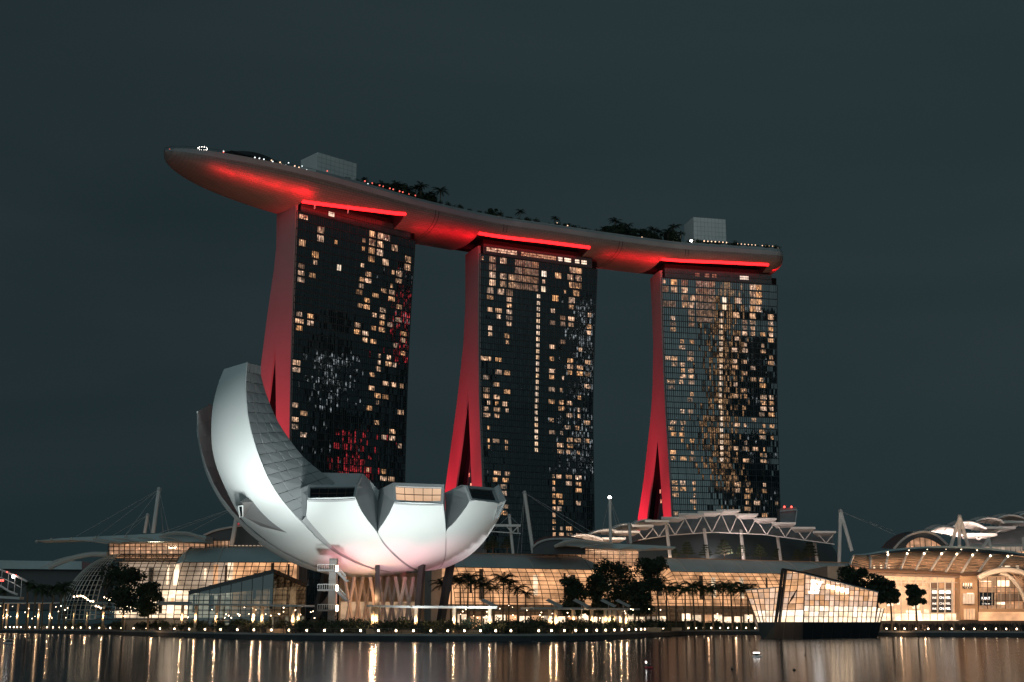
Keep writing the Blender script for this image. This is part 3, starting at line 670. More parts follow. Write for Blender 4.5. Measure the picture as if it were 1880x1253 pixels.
bR = [(813.4,924.6),(815,938),(817,955),(818.2,975),(818,999),(816.5,1022),(811,1038),(800,1047)]
cL = [(864,917.6),(856,931),(842,950),(832,962),(819.8,975),(819.6,999),(818,1022),(812.5,1038),(803,1046)]
cR = [(916,924),(912.6,938),(906.5,957),(896,981),(881,1001),(860,1020),(836,1034),(812,1044)]
dR = [(929,918.5),(925,932.5),(916,952),(899,980),(882,1002),(861,1021),(837,1035),(813,1045)]
nL = [(361.5,755),(361.6,775),(362,798),(366,822),(371,845),(377.5,867.5),(387,889.6),(398,910),(412.4,932),(431,953),(453,976),(478.5,997),(508,1018),(537,1034),(570,1046),(605,1053)]
nR = [(363,755),(363,775),(364,798),(368.5,822),(374.5,845),(382,867.5),(392,889),(404,909),(419,930),(438,950.5),(460,972),(486,992),(515,1012),(545,1028),(578,1041),(612,1050)]
curves = {k: pc(v) for k, v in dict(mL=mL, mR=mR, aL=aL, aR=aR, bL=bL, bR=bR, cL=cL, cR=cR, dR=dR, nL=nL, nR=nR, mI=mI).items()}
C_ = curves
tall = patch(C_['mL'], C_['mR'], 'tall_petal', mus, 14)
gv = patch(C_['mR'][20:], C_['aL'][8:][:len(C_['mR'][20:])] + [C_['aL'][-1]] * 0, 'groove', mus, 2, .985) if 0 else None
pa = patch(C_['aL'], C_['aR'], 'petal', mus); pb_ = patch(C_['bL'], C_['bR'], 'petal', mus); pcx = patch(C_['cL'], C_['cR'], 'petal', mus)
_ml = [p for p in C_['mR'] if p.y > 955]; _al = [p for p in C_['aL'] if p.y > 945]
for _a, _b2 in ((_ml, _al), ([p for p in C_['aR'] if p.y > 976], [p for p in C_['bL'] if p.y > 976]), ([p for p in C_['bR'] if p.y > 974], [p for p in C_['cL'] if p.y > 974])):
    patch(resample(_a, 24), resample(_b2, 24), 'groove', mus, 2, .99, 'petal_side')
pd = patch(C_['cR'], C_['dR'], 'petal', mus, 3)
pn = patch(C_['nL'], C_['nR'], 'rear_petal', mus, 3)
# clad side faces, panel by panel
def panels(A, B, nu, nv, parent, gap=.10, rag=True, seed=1):
    """A, B: two matching 3-d curves; panel rows run along them"""
    A = resample(A, nu + 1); B = resample(B, nu + 1); rn = random.Random(seed)
    bk = MB(); bk.grid([[A[i].lerp(B[i], j / nv) for j in range(nv + 1)] for i in range(nu + 1)])
    # backing lies a little behind the panels
    nrm = (B[nu // 2] - A[nu // 2]).cross(A[min(nu, nu // 2 + 1)] - A[nu // 2]).normalized()
    if nrm.dot(CAMV - A[nu // 2]) < 0: nrm = -nrm
    bk.v = [p - nrm * .18 for p in bk.v]; bk.build('joint_backing', M['joint'], parent, smooth=True)
    for i in range(nu):
        cuts = [0] + [(j + (rn.uniform(-.25, .25) if rag else 0)) / nv for j in range(1, nv)] + [1]
        for j in range(nv):
            q = [A[i].lerp(B[i], cuts[j]), A[i].lerp(B[i], cuts[j + 1]), A[i + 1].lerp(B[i + 1], cuts[j + 1]), A[i + 1].lerp(B[i + 1], cuts[j])]
            cen = sum(q, V((0, 0, 0))) / 4
            f = [p + (cen - p).normalized() * min(gap, (cen - p).length * .2) + nrm * rn.uniform(0, .05) for p in q]
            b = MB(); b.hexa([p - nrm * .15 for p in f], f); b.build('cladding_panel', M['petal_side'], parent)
mR3 = [ell(p.x, p.y) for p in C_['mR']]
mIy = [ell(*q) for q in [(453.7,665.5),(451.3,690),(450.8,714),(452,738),(456,768),(466,812),(479,850),(497,887),(520,922),(545,950)]]
mI3 = spline([at(x, y, e.y + 9 + 5 * i / 9) for i, ((x, y), e) in enumerate(zip(mI, mIy))], 6)
mRc = spline([e for e in mIy] + [ell(563, 968)], 6)
panels(mRc, mI3 + [at(660, 915, 290)], 17, 4, tall, seed=3)
nR3 = [ell(p.x, p.y) for p in C_['nR']]
nB3 = [ell(p.x + (6 if i < 34 else 2), p.y) + V((0, 5, 0)) for i, p in enumerate(C_['mL'])]
nS = resample(spline([at(x, y, 308) for x, y in [(389,741),(391,775),(391,798),(393,822),(397,845),(405,867),(414,889),(426,909),(439,930),(455,951),(475,972),(499,992),(528,1012),(556,1028),(586,1041),(615,1050)]], 6), 49)
panels(nR3, nS, 14, 2, pn, seed=5)
# inner side of the tall petal (its far face), closing it into a solid
b = MB(); tl = [ell(p.x, p.y) for p in C_['mL']][:36]; ti = resample(mI3, 36)
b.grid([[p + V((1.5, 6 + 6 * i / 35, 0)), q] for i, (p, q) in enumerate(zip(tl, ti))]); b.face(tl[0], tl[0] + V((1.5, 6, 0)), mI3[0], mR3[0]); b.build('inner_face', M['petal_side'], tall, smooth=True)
b = MB(); b.tube([p + (CAMV - p).normalized() * .05 for p in mR3[:34]], .14, 5); b.build('edge_trim', M['petal'], tall)
# side faces of the short petals
def poly3(pts, name, parent, mt='petal_side', th=.4):
    b = MB(); P_ = [V(p) for p in pts]; n = (P_[1] - P_[0]).cross(P_[2] - P_[0]).normalized()
    if n.dot(CAMV - P_[0]) < 0: n = -n
    b.face(*P_); b.face(*[p - n * th for p in reversed(P_)])
    for i in range(len(P_)):
        j = (i + 1) % len(P_); b.face(P_[i], P_[j], P_[j] - n * th, P_[i] - n * th)
    return b.build(name, M[mt], parent)
def strip3(A, B, name, parent, mt='petal_side'):
    b = MB(); b.grid(list(map(list, zip(A, B)))); return b.build(name, M[mt], parent, smooth=False)
def yof(px, py): return ell(px, py).y
eA = [ell(p.x, p.y) for p in C_['aR'] if p.y < 979]; eBl = [ell(p.x, p.y) for p in C_['bL'] if p.y < 979]
eBr = [ell(p.x, p.y) for p in C_['bR'] if p.y < 977]; eCl = [ell(p.x, p.y) for p in C_['cL'] if p.y < 977]
def valley(p0, p1, Y0, Y1, n): return [at(lerp(p0[0], p1[0], i / (n - 1)), lerp(p0[1], p1[1], i / (n - 1)), lerp(Y0, Y1, i / (n - 1))) for i in range(n)]
yv = yof(692, 977)
strip3(eA, valley((694.5, 900), (692.5, 977), yv + 15, yv + .1, len(eA)), 'petal_side', pa)
poly3([ell(652, 913), at(656, 891, yof(652, 913) + 3), at(667, 870, yof(652, 913) + 14), at(694.5, 900, yv + 15)], 'petal_side', pa)
strip3(eBl, valley((694.5, 900), (693.5, 977), yv + 15, yv + .1, len(eBl)), 'petal_side', pb_)
poly3([ell(724, 922), at(721, 887, yof(724, 922) + 3), at(694.5, 900, yv + 15)], 'petal_side', pb_)
yw = yof(818, 975)
strip3(eBr, valley((817, 905), (818.5, 975), yw + 14, yw + .1, len(eBr)), 'petal_side', pb_)
poly3([ell(813.4, 924.6), at(815, 891, yof(813, 924) + 3), at(817, 905, yw + 14)], 'petal_side', pb_)
strip3(eCl, valley((817, 905), (819.3, 975), yw + 14, yw + .1, len(eCl)), 'petal_side', pcx)
poly3([ell(864, 917.6), at(855, 892, yof(864, 917) + 3), at(845, 891, yof(864, 917) + 9), at(817, 905, yw + 14)], 'petal_side', pcx)
ya = yof(565, 915)
poly3([ell(564.6, 915), ell(563, 950), at(545, 942, ya + 8), at(546, 900, ya + 9), at(566, 891, ya + 3)], 'petal_side', pa)
# wall behind the first two petals (a petal of the far side seen from within) and roof
far_p = poly3([at(560, 905, ya + 13), at(591, 868, ya + 16), at(667, 870, ya + 16), at(696, 901, ya + 16), at(692, 930, ya + 16), at(600, 930, ya + 14)], 'far_petal', mus, th=3)
yc = yof(916, 924)
poly3([ell(916, 924), at(905, 897, yc + 3), at(916, 889.5, yc + 5), at(929, 918.5, yc + 2.5)], 'petal_side', pd)
poly3([ell(916, 924), at(929, 918.5, yc + 2.5), at(914, 952, yc + 1), ell(906.5, 957)], 'petal_side', pd)
# windows at the petal tips
def tip_window(parent, tl, tr, br, bl, ybl, ybr, glow, nx=5, ny=2, bow=2.5):
    yt0, yt1 = ybl + 3, ybr + 3
    P0, P1, P2, P3 = at(*tl, yt0), at(*tr, yt1), at(*br, ybr), at(*bl, ybl)
    n = (P1 - P0).cross(P3 - P0).normalized()
    if n.dot(CAMV - P0) < 0: n = -n
    sag = (P3 - P0).normalized() * bow * .13
    def q(u, v): return P0.lerp(P1, u).lerp(P3.lerp(P2, u), v) + sag * (4 * u * (1 - u) * v)
    fr = MB(); e = .045; ev = .16
    N = 12
    for (v0, v1) in ((0, ev), (1 - ev, 1)):
        for i in range(N):
            u0, u1 = i / N, (i + 1) / N
            f = [q(u0, v0), q(u1, v0), q(u1, v1), q(u0, v1)]; fr.hexa([p - n * .5 for p in f], [p + n * .12 for p in f])
    for (u0, u1) in ((0, e), (1 - e, 1)):
        f = [q(u0, ev), q(u1, ev), q(u1, 1 - ev), q(u0, 1 - ev)]; fr.hexa([p - n * .5 for p in f], [p + n * .12 for p in f])
    w = fr.build('window_frame', M['petal_side'], parent)
    for i in range(nx):
        for j in range(ny):
            u0, u1 = lerp(e, 1 - e, i / nx), lerp(e, 1 - e, (i + 1) / nx); v0, v1 = lerp(ev, 1 - ev, j / ny), lerp(ev, 1 - ev, (j + 1) / ny)
            du, dv = .006, .02
            b = MB(); f = [q(u0 + du, v0 + dv), q(u1 - du, v0 + dv), q(u1 - du, v1 - dv), q(u0 + du, v1 - dv)]; b.face(*[p - n * .22 for p in f])
            b.build('window_pane', M['gallery_glow'] if glow else M['pane_dark'], parent)
    b = MB(); f = [q(e, ev), q(1 - e, ev), q(1 - e, 1 - ev), q(e, 1 - ev)]; b.face(*[p - n * .3 for p in f]); b.build('window_grille', M['bronze_frame'], parent)
tip_window(pa, (566, 891), (657, 890.5), (652, 916), (564.6, 918), ya, yof(652, 913), False)
tip_window(pb_, (721, 887), (815.5, 890.5), (813.4, 926), (724, 924), yof(724, 922), yof(813, 924), True)
tip_window(pcx, (854, 892), (905, 896.5), (916.5, 925), (864, 919), yof(864, 917), yc, False, 5, 2, 1)
# lower bowl that all petals spring from
BZ = (ell(692, 990).z - MC.z) / MCZ
b = MB(); rows = []
for i in range(15):
    zz = -1 + .0001 + (BZ + 1) * (i / 14) ** 1.6
    rr = math.sqrt(max(0, 1 - zz * zz)) * .988
    rows.append([MC + V((MA * rr * math.cos(a), MBY * rr * math.sin(a), MCZ * zz * .988)) for a in [2 * math.pi * q / 64 for q in range(64)]])
b.grid(rows, close=True); b.face(*rows[-1]); b.build('bowl', M['petal'], mus, smooth=True)
# petals of the far side, low and round, closing the flower
for k, (a0, a1) in enumerate(((20, 52), (56, 88), (92, 124), (128, 158))):
    b = MB(); rows = []; inn = []
    for i in range(9):
        zz = -.74 + .22 * i / 8; tw_ = 1 - .25 * (i / 8)
        am, ah = (a0 + a1) / 2, (a1 - a0) / 2 * tw_
        ring_ = [R(am + ah * (2 * j / 8 - 1)) for j in range(9)]
        rr = math.sqrt(1 - zz * zz) * .985
        o_r = [MC + V((MA * rr * math.cos(a), MBY * rr * math.sin(a), MCZ * zz)) for a in ring_]
        i_r = [MC + V((MA * (rr * .72) * math.cos(a), MBY * (rr * .72) * math.sin(a), MCZ * zz + .3)) for a in ring_]
        rows.append(o_r + i_r[::-1])
    b.grid(rows, close=True); b.face(*rows[-1]); b.build('petal', M['petal'], mus)
# dormer on the tall petal
dm = MB(); y0 = yof(446, 935)
f_ = [ell(446.4, 922.6, 1.07), ell(448, 949, 1.06), ell(478.5, 966.7, 1.025), ell(527, 978.6), ell(500, 953, 1.0), ell(464.5, 921.7, 1.0)]
dm.face(*f_); dm.face(ell(440, 922, 1.08), ell(454.7, 914, 1.0), ell(464.5, 921.7, 1.0), ell(446.4, 922.6, 1.07)); dm.face(f_[0], f_[1], ell(440, 951, 1.06), ell(437, 927, 1.075))
M['dormer_clad'] = mat('dormer_clad', (.17, .165, .165), .6, noise=.2, nscale=.2)
do = dm.build('dormer', M['dormer_clad'], tall)
w = MB(); q4 = [ell(438, 930, 1.085), ell(445.4, 928.6, 1.08), ell(445.8, 949, 1.07), ell(440.6, 950, 1.07)]; w.face(*q4); w.build('dormer_window', M['pane_dark'], tall)
w = MB()
for i in range(4): w.bar(q4[i], q4[(i + 1) % 4], .25)
w.build('dormer_frame', M['petal'], tall)
# legs
for top_, bot, wd in (((693, 1036), (693, 1130), 8), ((775, 1034), (764, 1126), 10), ((828, 1032), (806, 1128), 11), ((640, 1046), (560, 1122), 8), ((600, 1044), (575, 1125), 10)):
    Yt = yof(*top_) + (2 if wd != 8 else 1)
    if top_[0] < 680: Yt += 10
    p, q = at(*top_, Yt), at(*bot, Yt - 3)
    b = MB(); q.z = PROM; b.bar(q, p + (p - q).normalized() * 1.0, wd / 8.2, wd / 8.2 * 1.2); b.build('leg', M['dark_metal'], mus)
# pale lattice columns and lit lobby under the bowl
M['lattice'] = mat('lattice', (.42, .33, .28), .6)
for k in range(9):
    xa = 642 + k * 15.5
    for s_ in (1, -1):
        b = MB(); p = at(xa + s_ * 9, 1060, 290 + (k % 3) * 3); q = at(xa - s_ * 9, 1128, 288 + (k % 3) * 3); q.z = PROM
        b.tube([q, p], .42, 6); b.build('lattice_column', M['lattice'], mus)
b = MB(); lc = at(700, 1100, 301)
b.box(V((lc.x, lc.y + 3, 8.2)), 19, 12, 13.4); b.build('lobby_core', M['tan_wall'], mus)
M['lobby_glow'] = lit_mat('lobby_glow', (1, .62, .36), .12, .5, (.25, .25, .5), (.35, .65), spots=.6)
b = MB(); b.box(V((lc.x, lc.y - 3.2, 5.0)), 18, .2, 6.5); b.build('lobby_window', M['lobby_glow'], mus)
M['stair_grey'] = mat('stair_grey', (.22, .21, .21), .7)
ld = bpy.data.lights.new('lobby_lamp', 'POINT'); lo = bpy.data.objects.new('lobby_lamp', ld); COL.objects.link(lo); ld.energy = 2000; ld.color = (1, .52, .24); ld.shadow_soft_size = .5; lo.location = (lc.x, 284, 9)
# outside stair tower
stw = thing('stair_tower', at(610, 1128, 273), 'pale open staircase tower standing under the museum bowl', 'staircase')
base = V(stw['base'])
def sp(px, py, Y=273): return at(px, py, Y)
b = MB(); c0, c1 = sp(606, 1026), sp(619, 1026); 
b.hexa([V((c0.x, 272, PROM)), V((c1.x, 272, PROM)), V((c1.x, 275, PROM)), V((c0.x, 275, PROM))], [V((c0.x, 272, c0.z)), V((c1.x, 272, c0.z)), V((c1.x, 275, c0.z)), V((c0.x, 275, c0.z))]); b.build('shaft', M['stair_grey'], stw)
for yy in (1048, 1084, 1121):
    b = MB(); p, q = sp(585, yy, 271), sp(618, yy, 271); b.bar(p, q, 3.2, .35); b.build('landing', M['stair_grey'], stw)
    b = MB()
    for i in range(9): e_ = p.lerp(q, i / 8) - V((0, 1.5, 0)); b.bar(e_, e_ + UP * 1.2, .07)
    b.bar(p - V((0, 1.5, 0)) + UP * 1.2, q - V((0, 1.5, 0)) + UP * 1.2, .1); b.build('guard_rail', M['steel'], stw)
    if yy < 1100:
        b = MB(); r_ = sp(636, yy + 19, 271); b.bar(q, r_, 2.2, .4); b.bar(r_, sp(641, yy + 19, 271), 2.2, .35); b.build('stair_flight', M['stair_grey'], stw)
        b = MB()
        for i in range(9): e_ = q.lerp(r_, i / 8) - V((0, 1.1, 0)); b.bar(e_, e_ + UP * 1.1, .06)
        b.bar(q - V((0, 1.1, 0)) + UP * 1.1, r_ - V((0, 1.1, 0)) + UP * 1.1, .1); b.build('guard_rail', M['steel'], stw)
    b = MB(); b.box(sp(618.5, yy - 4, 270), .5, .3, 1.2); b.build('wall_lamp', M['lamp_warm'], stw)
# museum floodlights along the quay side (white) and pink ones close under the bowl
def flood(px, Y, z, tx, ty, e, size, col, name='museum_flood', soft=1.0):
    p = at(px, 1140, Y); ld = bpy.data.lights.new(name, 'SPOT'); lo = bpy.data.objects.new(name, ld); COL.objects.link(lo)
    ld.energy = e; ld.color = col; ld.spot_size = R(size); ld.spot_blend = 1; ld.shadow_soft_size = soft; lo.location = (p.x, Y, z)
    tg = ell(tx, ty); lo.rotation_euler = (tg - lo.location).to_track_quat('-Z', 'Y').to_euler()
CW = (.91, 1.0, .975)
flood(500, 246, 2.5, 440, 800, 64000, 60, CW)
flood(420, 250, 2.5, 425, 720, 86000, 50, CW)
flood(590, 243, 2.5, 610, 950, 49000, 62, CW)
flood(760, 242, 2.5, 768, 955, 47000, 62, CW)
flood(880, 243, 2.5, 868, 955, 47000, 60, CW)
for px in (640, 720, 800): flood(px, 270, 4.5, px, 1026, 11000, 52, (1, .30, .42), 'pink_flood')
# ---------------------------------------------------------------- shopping mall along the water
def glass_mat(name, tint, mixf, rough=.03):
    m = bpy.data.materials.new(name); m.use_nodes = True; t = m.node_tree; t.nodes.clear()
    o = t.nodes.new('ShaderNodeOutputMaterial'); mx = t.nodes.new('ShaderNodeMixShader'); tr = t.nodes.new('ShaderNodeBsdfTransparent'); gl = t.nodes.new('ShaderNodeBsdfGlossy')
    tr.inputs[0].default_value = (*tint, 1); gl.inputs['Roughness'].default_value = rough; gl.inputs[0].default_value = (.7, .8, .8, 1)
    lw = t.nodes.new('ShaderNodeLayerWeight'); lw.inputs[0].default_value = .5; fr = t.nodes.new('ShaderNodeMath'); fr.operation = 'POWER'; fr.inputs[1].default_value = 5; t.links.new(lw.outputs['Facing'], fr.inputs[0]); ad_ = t.nodes.new('ShaderNodeMath'); ad_.operation = 'ADD'; ad_.inputs[1].default_value = mixf
    t.links.new(fr.outputs[0], ad_.inputs[0]); t.links.new(ad_.outputs[0], mx.inputs[0]); t.links.new(tr.outputs[0], mx.inputs[1]); t.links.new(gl.outputs[0], mx.inputs[2]); t.links.new(mx.outputs[0], o.inputs[0])
    return m
M['clear_glass'] = glass_mat('clear_glass', (.88, .88, .86), .05)
M['tint_glass'] = glass_mat('tint_glass', (.16, .21, .23), .10)
M['hall_pale'] = lit_mat('hall_pale', (1, .74, .55), .16, .62, (.12, .12, .16), (.35, .65), spots=.5)
M['hall_warm'] = lit_mat('hall_warm', (1, .49, .235), .34, 1.3, (.16, .16, .22), (.35, .65), spots=.7)
M['hall_bright'] = lit_mat('hall_bright', (1, .74, .50), .7, 1.9, (.2, .2, .3), (.35, .6), spots=1.5)
M['attic_warm'] = lit_mat('attic_warm', (1, .50, .27), .2, .62, (.3, .3, .5), (.35, .65), spots=.9)
M['frame_brown'] = mat('frame_brown', (.09, .055, .04), .5)
M['frame_pale'] = mat('frame_pale', (.50, .46, .42), .45)
M['copper_edge'] = mat('copper_edge', (.40, .22, .12), .5)
M['slab_floor'] = mat('slab_floor', (.25, .2, .17), .7)
M['dark_roof'] = mat('dark_roof', (.05, .055, .06), .5)
AM, NM, OM = V((.903, .429, 0)).normalized(), V((.429, -.903, 0)).normalized(), V((-90, 388, 0))
def mall(px, py, k=0.0): return onpl(px, py, OM + NM * k, NM)
def mline(px, k=0.0):
    p = mall(px, 1100, k); return V((p.x, p.y, 0))
PROF = [(0, 26), (4.5, 24.8), (9.5, 21), (13, 17), (15.4, 12.8), (16.4, 8.5), (16.8, 4.5)]
def sec(P, n, prof, sub=3):
    pts = spline([V((r, 0, z)) for r, z in prof], sub); return [P + n * q.x + UP * q.z for q in pts]
def frame_grid(rows, parent, mt_r, mt_p, wr=.26, wp=.18, jstep=1, jmin=0, names=('rib', 'purlin'), istep=1):
    n = len(rows[0])
    for i in range(0, len(rows), istep):
        b = MB(); b.tube(rows[i][jmin:], wr / 2, 4); b.build(names[0], M[mt_r], parent)
    for j in range(jmin, n, jstep):
        b = MB()
        b.tube([r[j] for r in rows], wp / 2, 4); b.build(names[1], M[mt_p], parent)
def prism(pts, Y, th, name, mt, parent, nrm=None):
    """outline given in the photo, standing at distance Y, th deep"""
    f = [at(x, y, Y) for x, y in pts]; d = V((0, th, 0)) if nrm is None else nrm * th
    b = MB(); k = len(f); i0 = 0; b.v = f + [p + d for p in f]
    b.f = [tuple(range(k)), tuple(range(2 * k - 1, k - 1, -1))] + [(i, i + k, (i + 1) % k + k, (i + 1) % k) for i in range(k)]; b.m = [0] * len(b.f)
    return b.build(name, M[mt], parent)
# --- left wing with rounded glass end
wl = thing('shopping_mall', (-75, 395, PROM), 'glass vaulted shopping mall wing with a rounded glass end behind the round dark tree', 'shopping mall', 'wings of the waterfront mall')
NY = V((0, -1, 0)); YL = 388
def xl(px): return at(px, 1100, YL).x
xc = xl(222)
path = [(V((xl(548), YL, 0)), NY)]
nst = 26
for i in range(1, nst + 1): path.append((V((lerp(xl(548), xc, i / nst), YL, 0)), NY))
for i in range(1, 17):
    a = R(90) * i / 16; path.append((V((xc, YL, 0)), V((-math.sin(a), -math.cos(a), 0))))
PROFL = [(1.0, 23.9), (5.5, 22.9), (9.5, 20.6), (13, 17), (15.6, 12.8), (17.2, 8.5), (17.6, 4.5)]
rowsL = [sec(P, n, PROF if P.x > xl(336) else PROFL) for P, n in path]
imet = [i for i, (P, n) in enumerate(path) if P.x > xl(336)][-1]
b = MB(); b.grid([r[:7] for r in rowsL[:imet + 1]] + [[p.lerp(q, .5) if 0 else q for p, q in zip(rowsL[imet][:7], rowsL[imet + 1][:7])]]); b.build('metal_roof', M['roof_metal'], wl, smooth=True)
for i in (2, 11, 17):
    b = MB(); b.tube([p + UP * .12 for p in rowsL[min(i, imet)][:7]], .16, 5); b.build('roof_seam', M['frame_pale'], wl)
b = MB(); b.bar(rowsL[0][0] + UP * .15, rowsL[imet][0] + UP * .15, .5, .3); b.build('roof_edge', M['copper_edge'], wl)
b = MB(); b.grid([r[6:] for r in rowsL[:imet + 1]]); b.build('glazing', M['clear_glass'], wl, smooth=True)
b = MB(); b.grid([r for r in rowsL[imet + 1:nst + 3]]); b.build('glazing', M['clear_glass'], wl, smooth=True)
b = MB(); b.grid([r for r in rowsL[nst + 2:]]); b.build('glazing', M['tint_glass'], wl, smooth=True)
frame_grid([r[6:] for r in rowsL[:imet + 1]], wl, 'frame_brown', 'frame_brown', .24, .2)
frame_grid(rowsL[imet + 1:nst + 2], wl, 'frame_brown', 'frame_brown', .24, .2, 1)
frame_grid(rowsL[nst + 1:], wl, 'frame_pale', 'frame_pale', .32, .15, 1)
# halls behind the glass: floors, back walls, columns
def hall(P0, P1, n, z0, z1, mt, parent, nf=3, setb=2.5, seg=6, seed=0):
    rn = random.Random(seed); d = P1 - P0
    for f in range(nf):
        za, zb = lerp(z0, z1, f / nf), lerp(z0, z1, (f + 1) / nf)
        b = MB(); q = P0 + n * (setb - f * 1.2); e = P1 + n * (setb - f * 1.2)
        b.face(q + UP * za, e + UP * za, e + UP * zb, q + UP * zb); b.build('hall_wall', M[mt if f or mt == 'hall_warm' else 'hall_bright' if rn.random() < .3 else mt], parent)
        if nf == 1: zb_, zb = zb, za + .35
        b = MB(); b.hexa([q + UP * (zb - .35), e + UP * (zb - .35), e + n * 3.5 + UP * (zb - .35), q + n * 3.5 + UP * (zb - .35)], [q + UP * zb, e + UP * zb, e + n * 3.5 + UP * zb, q + n * 3.5 + UP * zb]); b.build('gallery_floor', M['slab_floor'], parent)
        if nf == 1: zb = zb_
        for s_ in range(seg):
            t_ = (s_ + rn.uniform(.2, .8)) / seg; p = q.lerp(e, t_) + n * rn.uniform(.5, 3)
            if rn.random() < .6:
                b = MB(); b.box(p + UP * (za + zb) / 2, rn.uniform(.5, 1.6), .4, (zb - za) * rn.uniform(.4, .75), d); b.build('hall_fitting', M[rn.choice(['slab_floor', 'hall_bright', 'frame_brown', 'hall_warm'])], parent)
hall(V((xl(425), YL, 0)), V((xl(222), YL, 0)), NY, 5, 21.6, 'hall_pale', wl, 2, 5, 12, 1)
hall(V((xl(548), YL, 0)), V((xl(425), YL, 0)), NY, 5, 23.4, 'hall_warm', wl, 1, 5, 8, 2)
b = MB(); b.box(at(316, 1118, 372.5), 5.6, .4, 2.6); b.build('shop_window', M['hall_bright'], wl)
b = MB(); b.box(at(318, 1091, 373.5), 6.2, .3, 2.2); b.build('shop_window', M['hall_bright'], wl)
b = MB(); q0, q1 = at(292, 1103, 371), at(352, 1103, 371); b.bar(V((q0.x, 370, 9)), V((q1.x, 370, 9)), 3, 1.0); b.build('ledge', M['pale_wall'], wl)
b = MB(); b.box(V((xl(380), YL + 12, 12.5)), xl(548) - xc, 16, 25 - .2); b.build('rear_hall', M['concrete'], wl)
# attic storey and thin flying roof
def attic(parent, x0, x1, yt, yb, Y, Y1, mt, nx, ny):
    A, B, C_2, D = at(x0, yb, Y), at(x1, yb, Y1), at(x1, yt, Y1), at(x0, yt, Y)
    b = MB(); off = V((0, 1.2, 0)); b.face(A + off, B + off, C_2 + off, D + off); b.build('attic_wall', M[mt], parent)
    b = MB(); b.face(A, B, C_2, D); b.build('glazing', M['clear_glass'], parent)
    for i in range(nx + 1): b = MB(); b.bar(A.lerp(B, i / nx) - V((0, .1, 0)), D.lerp(C_2, i / nx) - V((0, .1, 0)), .16, .25); b.build('mullion', M['frame_brown'], parent)
    for j in range(ny + 1): b = MB(); b.bar(A.lerp(D, j / ny) - V((0, .1, 0)), B.lerp(C_2, j / ny) - V((0, .1, 0)), .14, .2); b.build('transom', M['frame_brown'], parent)
attic(wl, 199, 377, 997, 1026, 386.5, 386.5, 'attic_warm', 18, 4)
attic(wl, 378, 420, 993, 1010, 387, 387, 'attic_warm', 6, 2)
fr_ = thing('flying_roof', at(290, 985, 384), 'thin sweeping grey roof reaching far out to the left above the glass end of the mall', 'roof')
prism([(65, 993.5), (110, 988.5), (180, 985), (292, 980), (330, 978), (378, 984), (378, 996), (300, 994), (199, 996.5), (150, 991.5)], 376, 9, 'roof_slab', 'roof_metal', fr_)
for x0, y0, x1, y1 in ((131, 991.5, 199, 998.5), (169, 990, 223, 997.5), (208, 989, 252, 995), (253, 987.5, 288, 993.5), (294, 986, 331, 993.5)):
    b = MB(); p, q = at(x0, y0, 373), at(x1, y1, 375); m_ = p.lerp(q, .5) + UP * .25; b.tube([p, m_, q], .22, 5); b.build('outrigger', M['frame_pale'], fr_)
b = MB(); b.tube(spline([at(x, y, 374) for x, y in [(293, 986), (310, 980), (330, 979), (350, 981), (378, 991)]], 4), .5, 5); b.build('edge_beam', M['frame_pale'], fr_)
for x, y in ((67, 994.5), (94, 991), (131, 989.5), (176, 987), (231, 985)):
    b = MB(); b.ball(at(x, y, 374), .45, 6, 4); b.build('beam_end', M['frame_pale'], fr_)
ar = thing('arched_beam', at(140, 1030, 372), 'long curved pale beam sweeping down in front of the mall glass end', 'beam')
b = MB(); b.tube(spline([at(x, y, 371) for x, y in [(90, 1043), (104, 1036), (125, 1027.5), (150, 1021), (172, 1018), (197, 1018)]], 5), .75, 8); b.build('beam', M['frame_pale'], ar)
b = MB(); b.tube(spline([at(x, y, 374) for x, y in [(73, 1044), (88, 1036), (110, 1027), (140, 1020), (170, 1016)]], 5), .2, 6); b.build('rear_rail', M['steel'], ar)
# dark shell roof between wing and museum
def shell(parent, arc, base_y, Y, depth_, name='shell_roof', mt='dark_roof', edge='steel'):
    pts = spline([at(x, y, Y) for x, y in arc], 5)
    b = MB(); b.grid([[p for p in pts], [p + V((0, depth_, 2)) for p in pts]]); bl = [V((p.x, p.y + .5, at(arc[0][0], base_y, Y).z)) for p in pts]
    b.grid([[p + V((0, .6, 0)) for p in pts], bl]); b.build(name, M[mt], parent, smooth=False)
    b = MB(); b.tube(pts, .35, 6); b.build('shell_edge', M[edge], parent)
sh1 = thing('shell_roof', at(440, 1000, 400), 'dark shell shaped roof between the left mall wing and the white museum', 'roof')
shell(sh1, [(374, 983), (395, 974.5), (420, 969), (450, 965), (490, 966), (540, 975)], 1004, 396, 14)
b = MB(); b.tube(spline([at(x, y, 392) for x, y in [(374, 985), (392, 992), (416, 1006)]], 4), .5, 6); b.build('side_beam', M['dark_metal'], sh1)
for i in range(14):
    b = MB(); p = at(418 + i * 7, 1005, 391); b.box(p, .7, .4, 1.2); b.build('lit_post', M['hall_pale'], sh1)
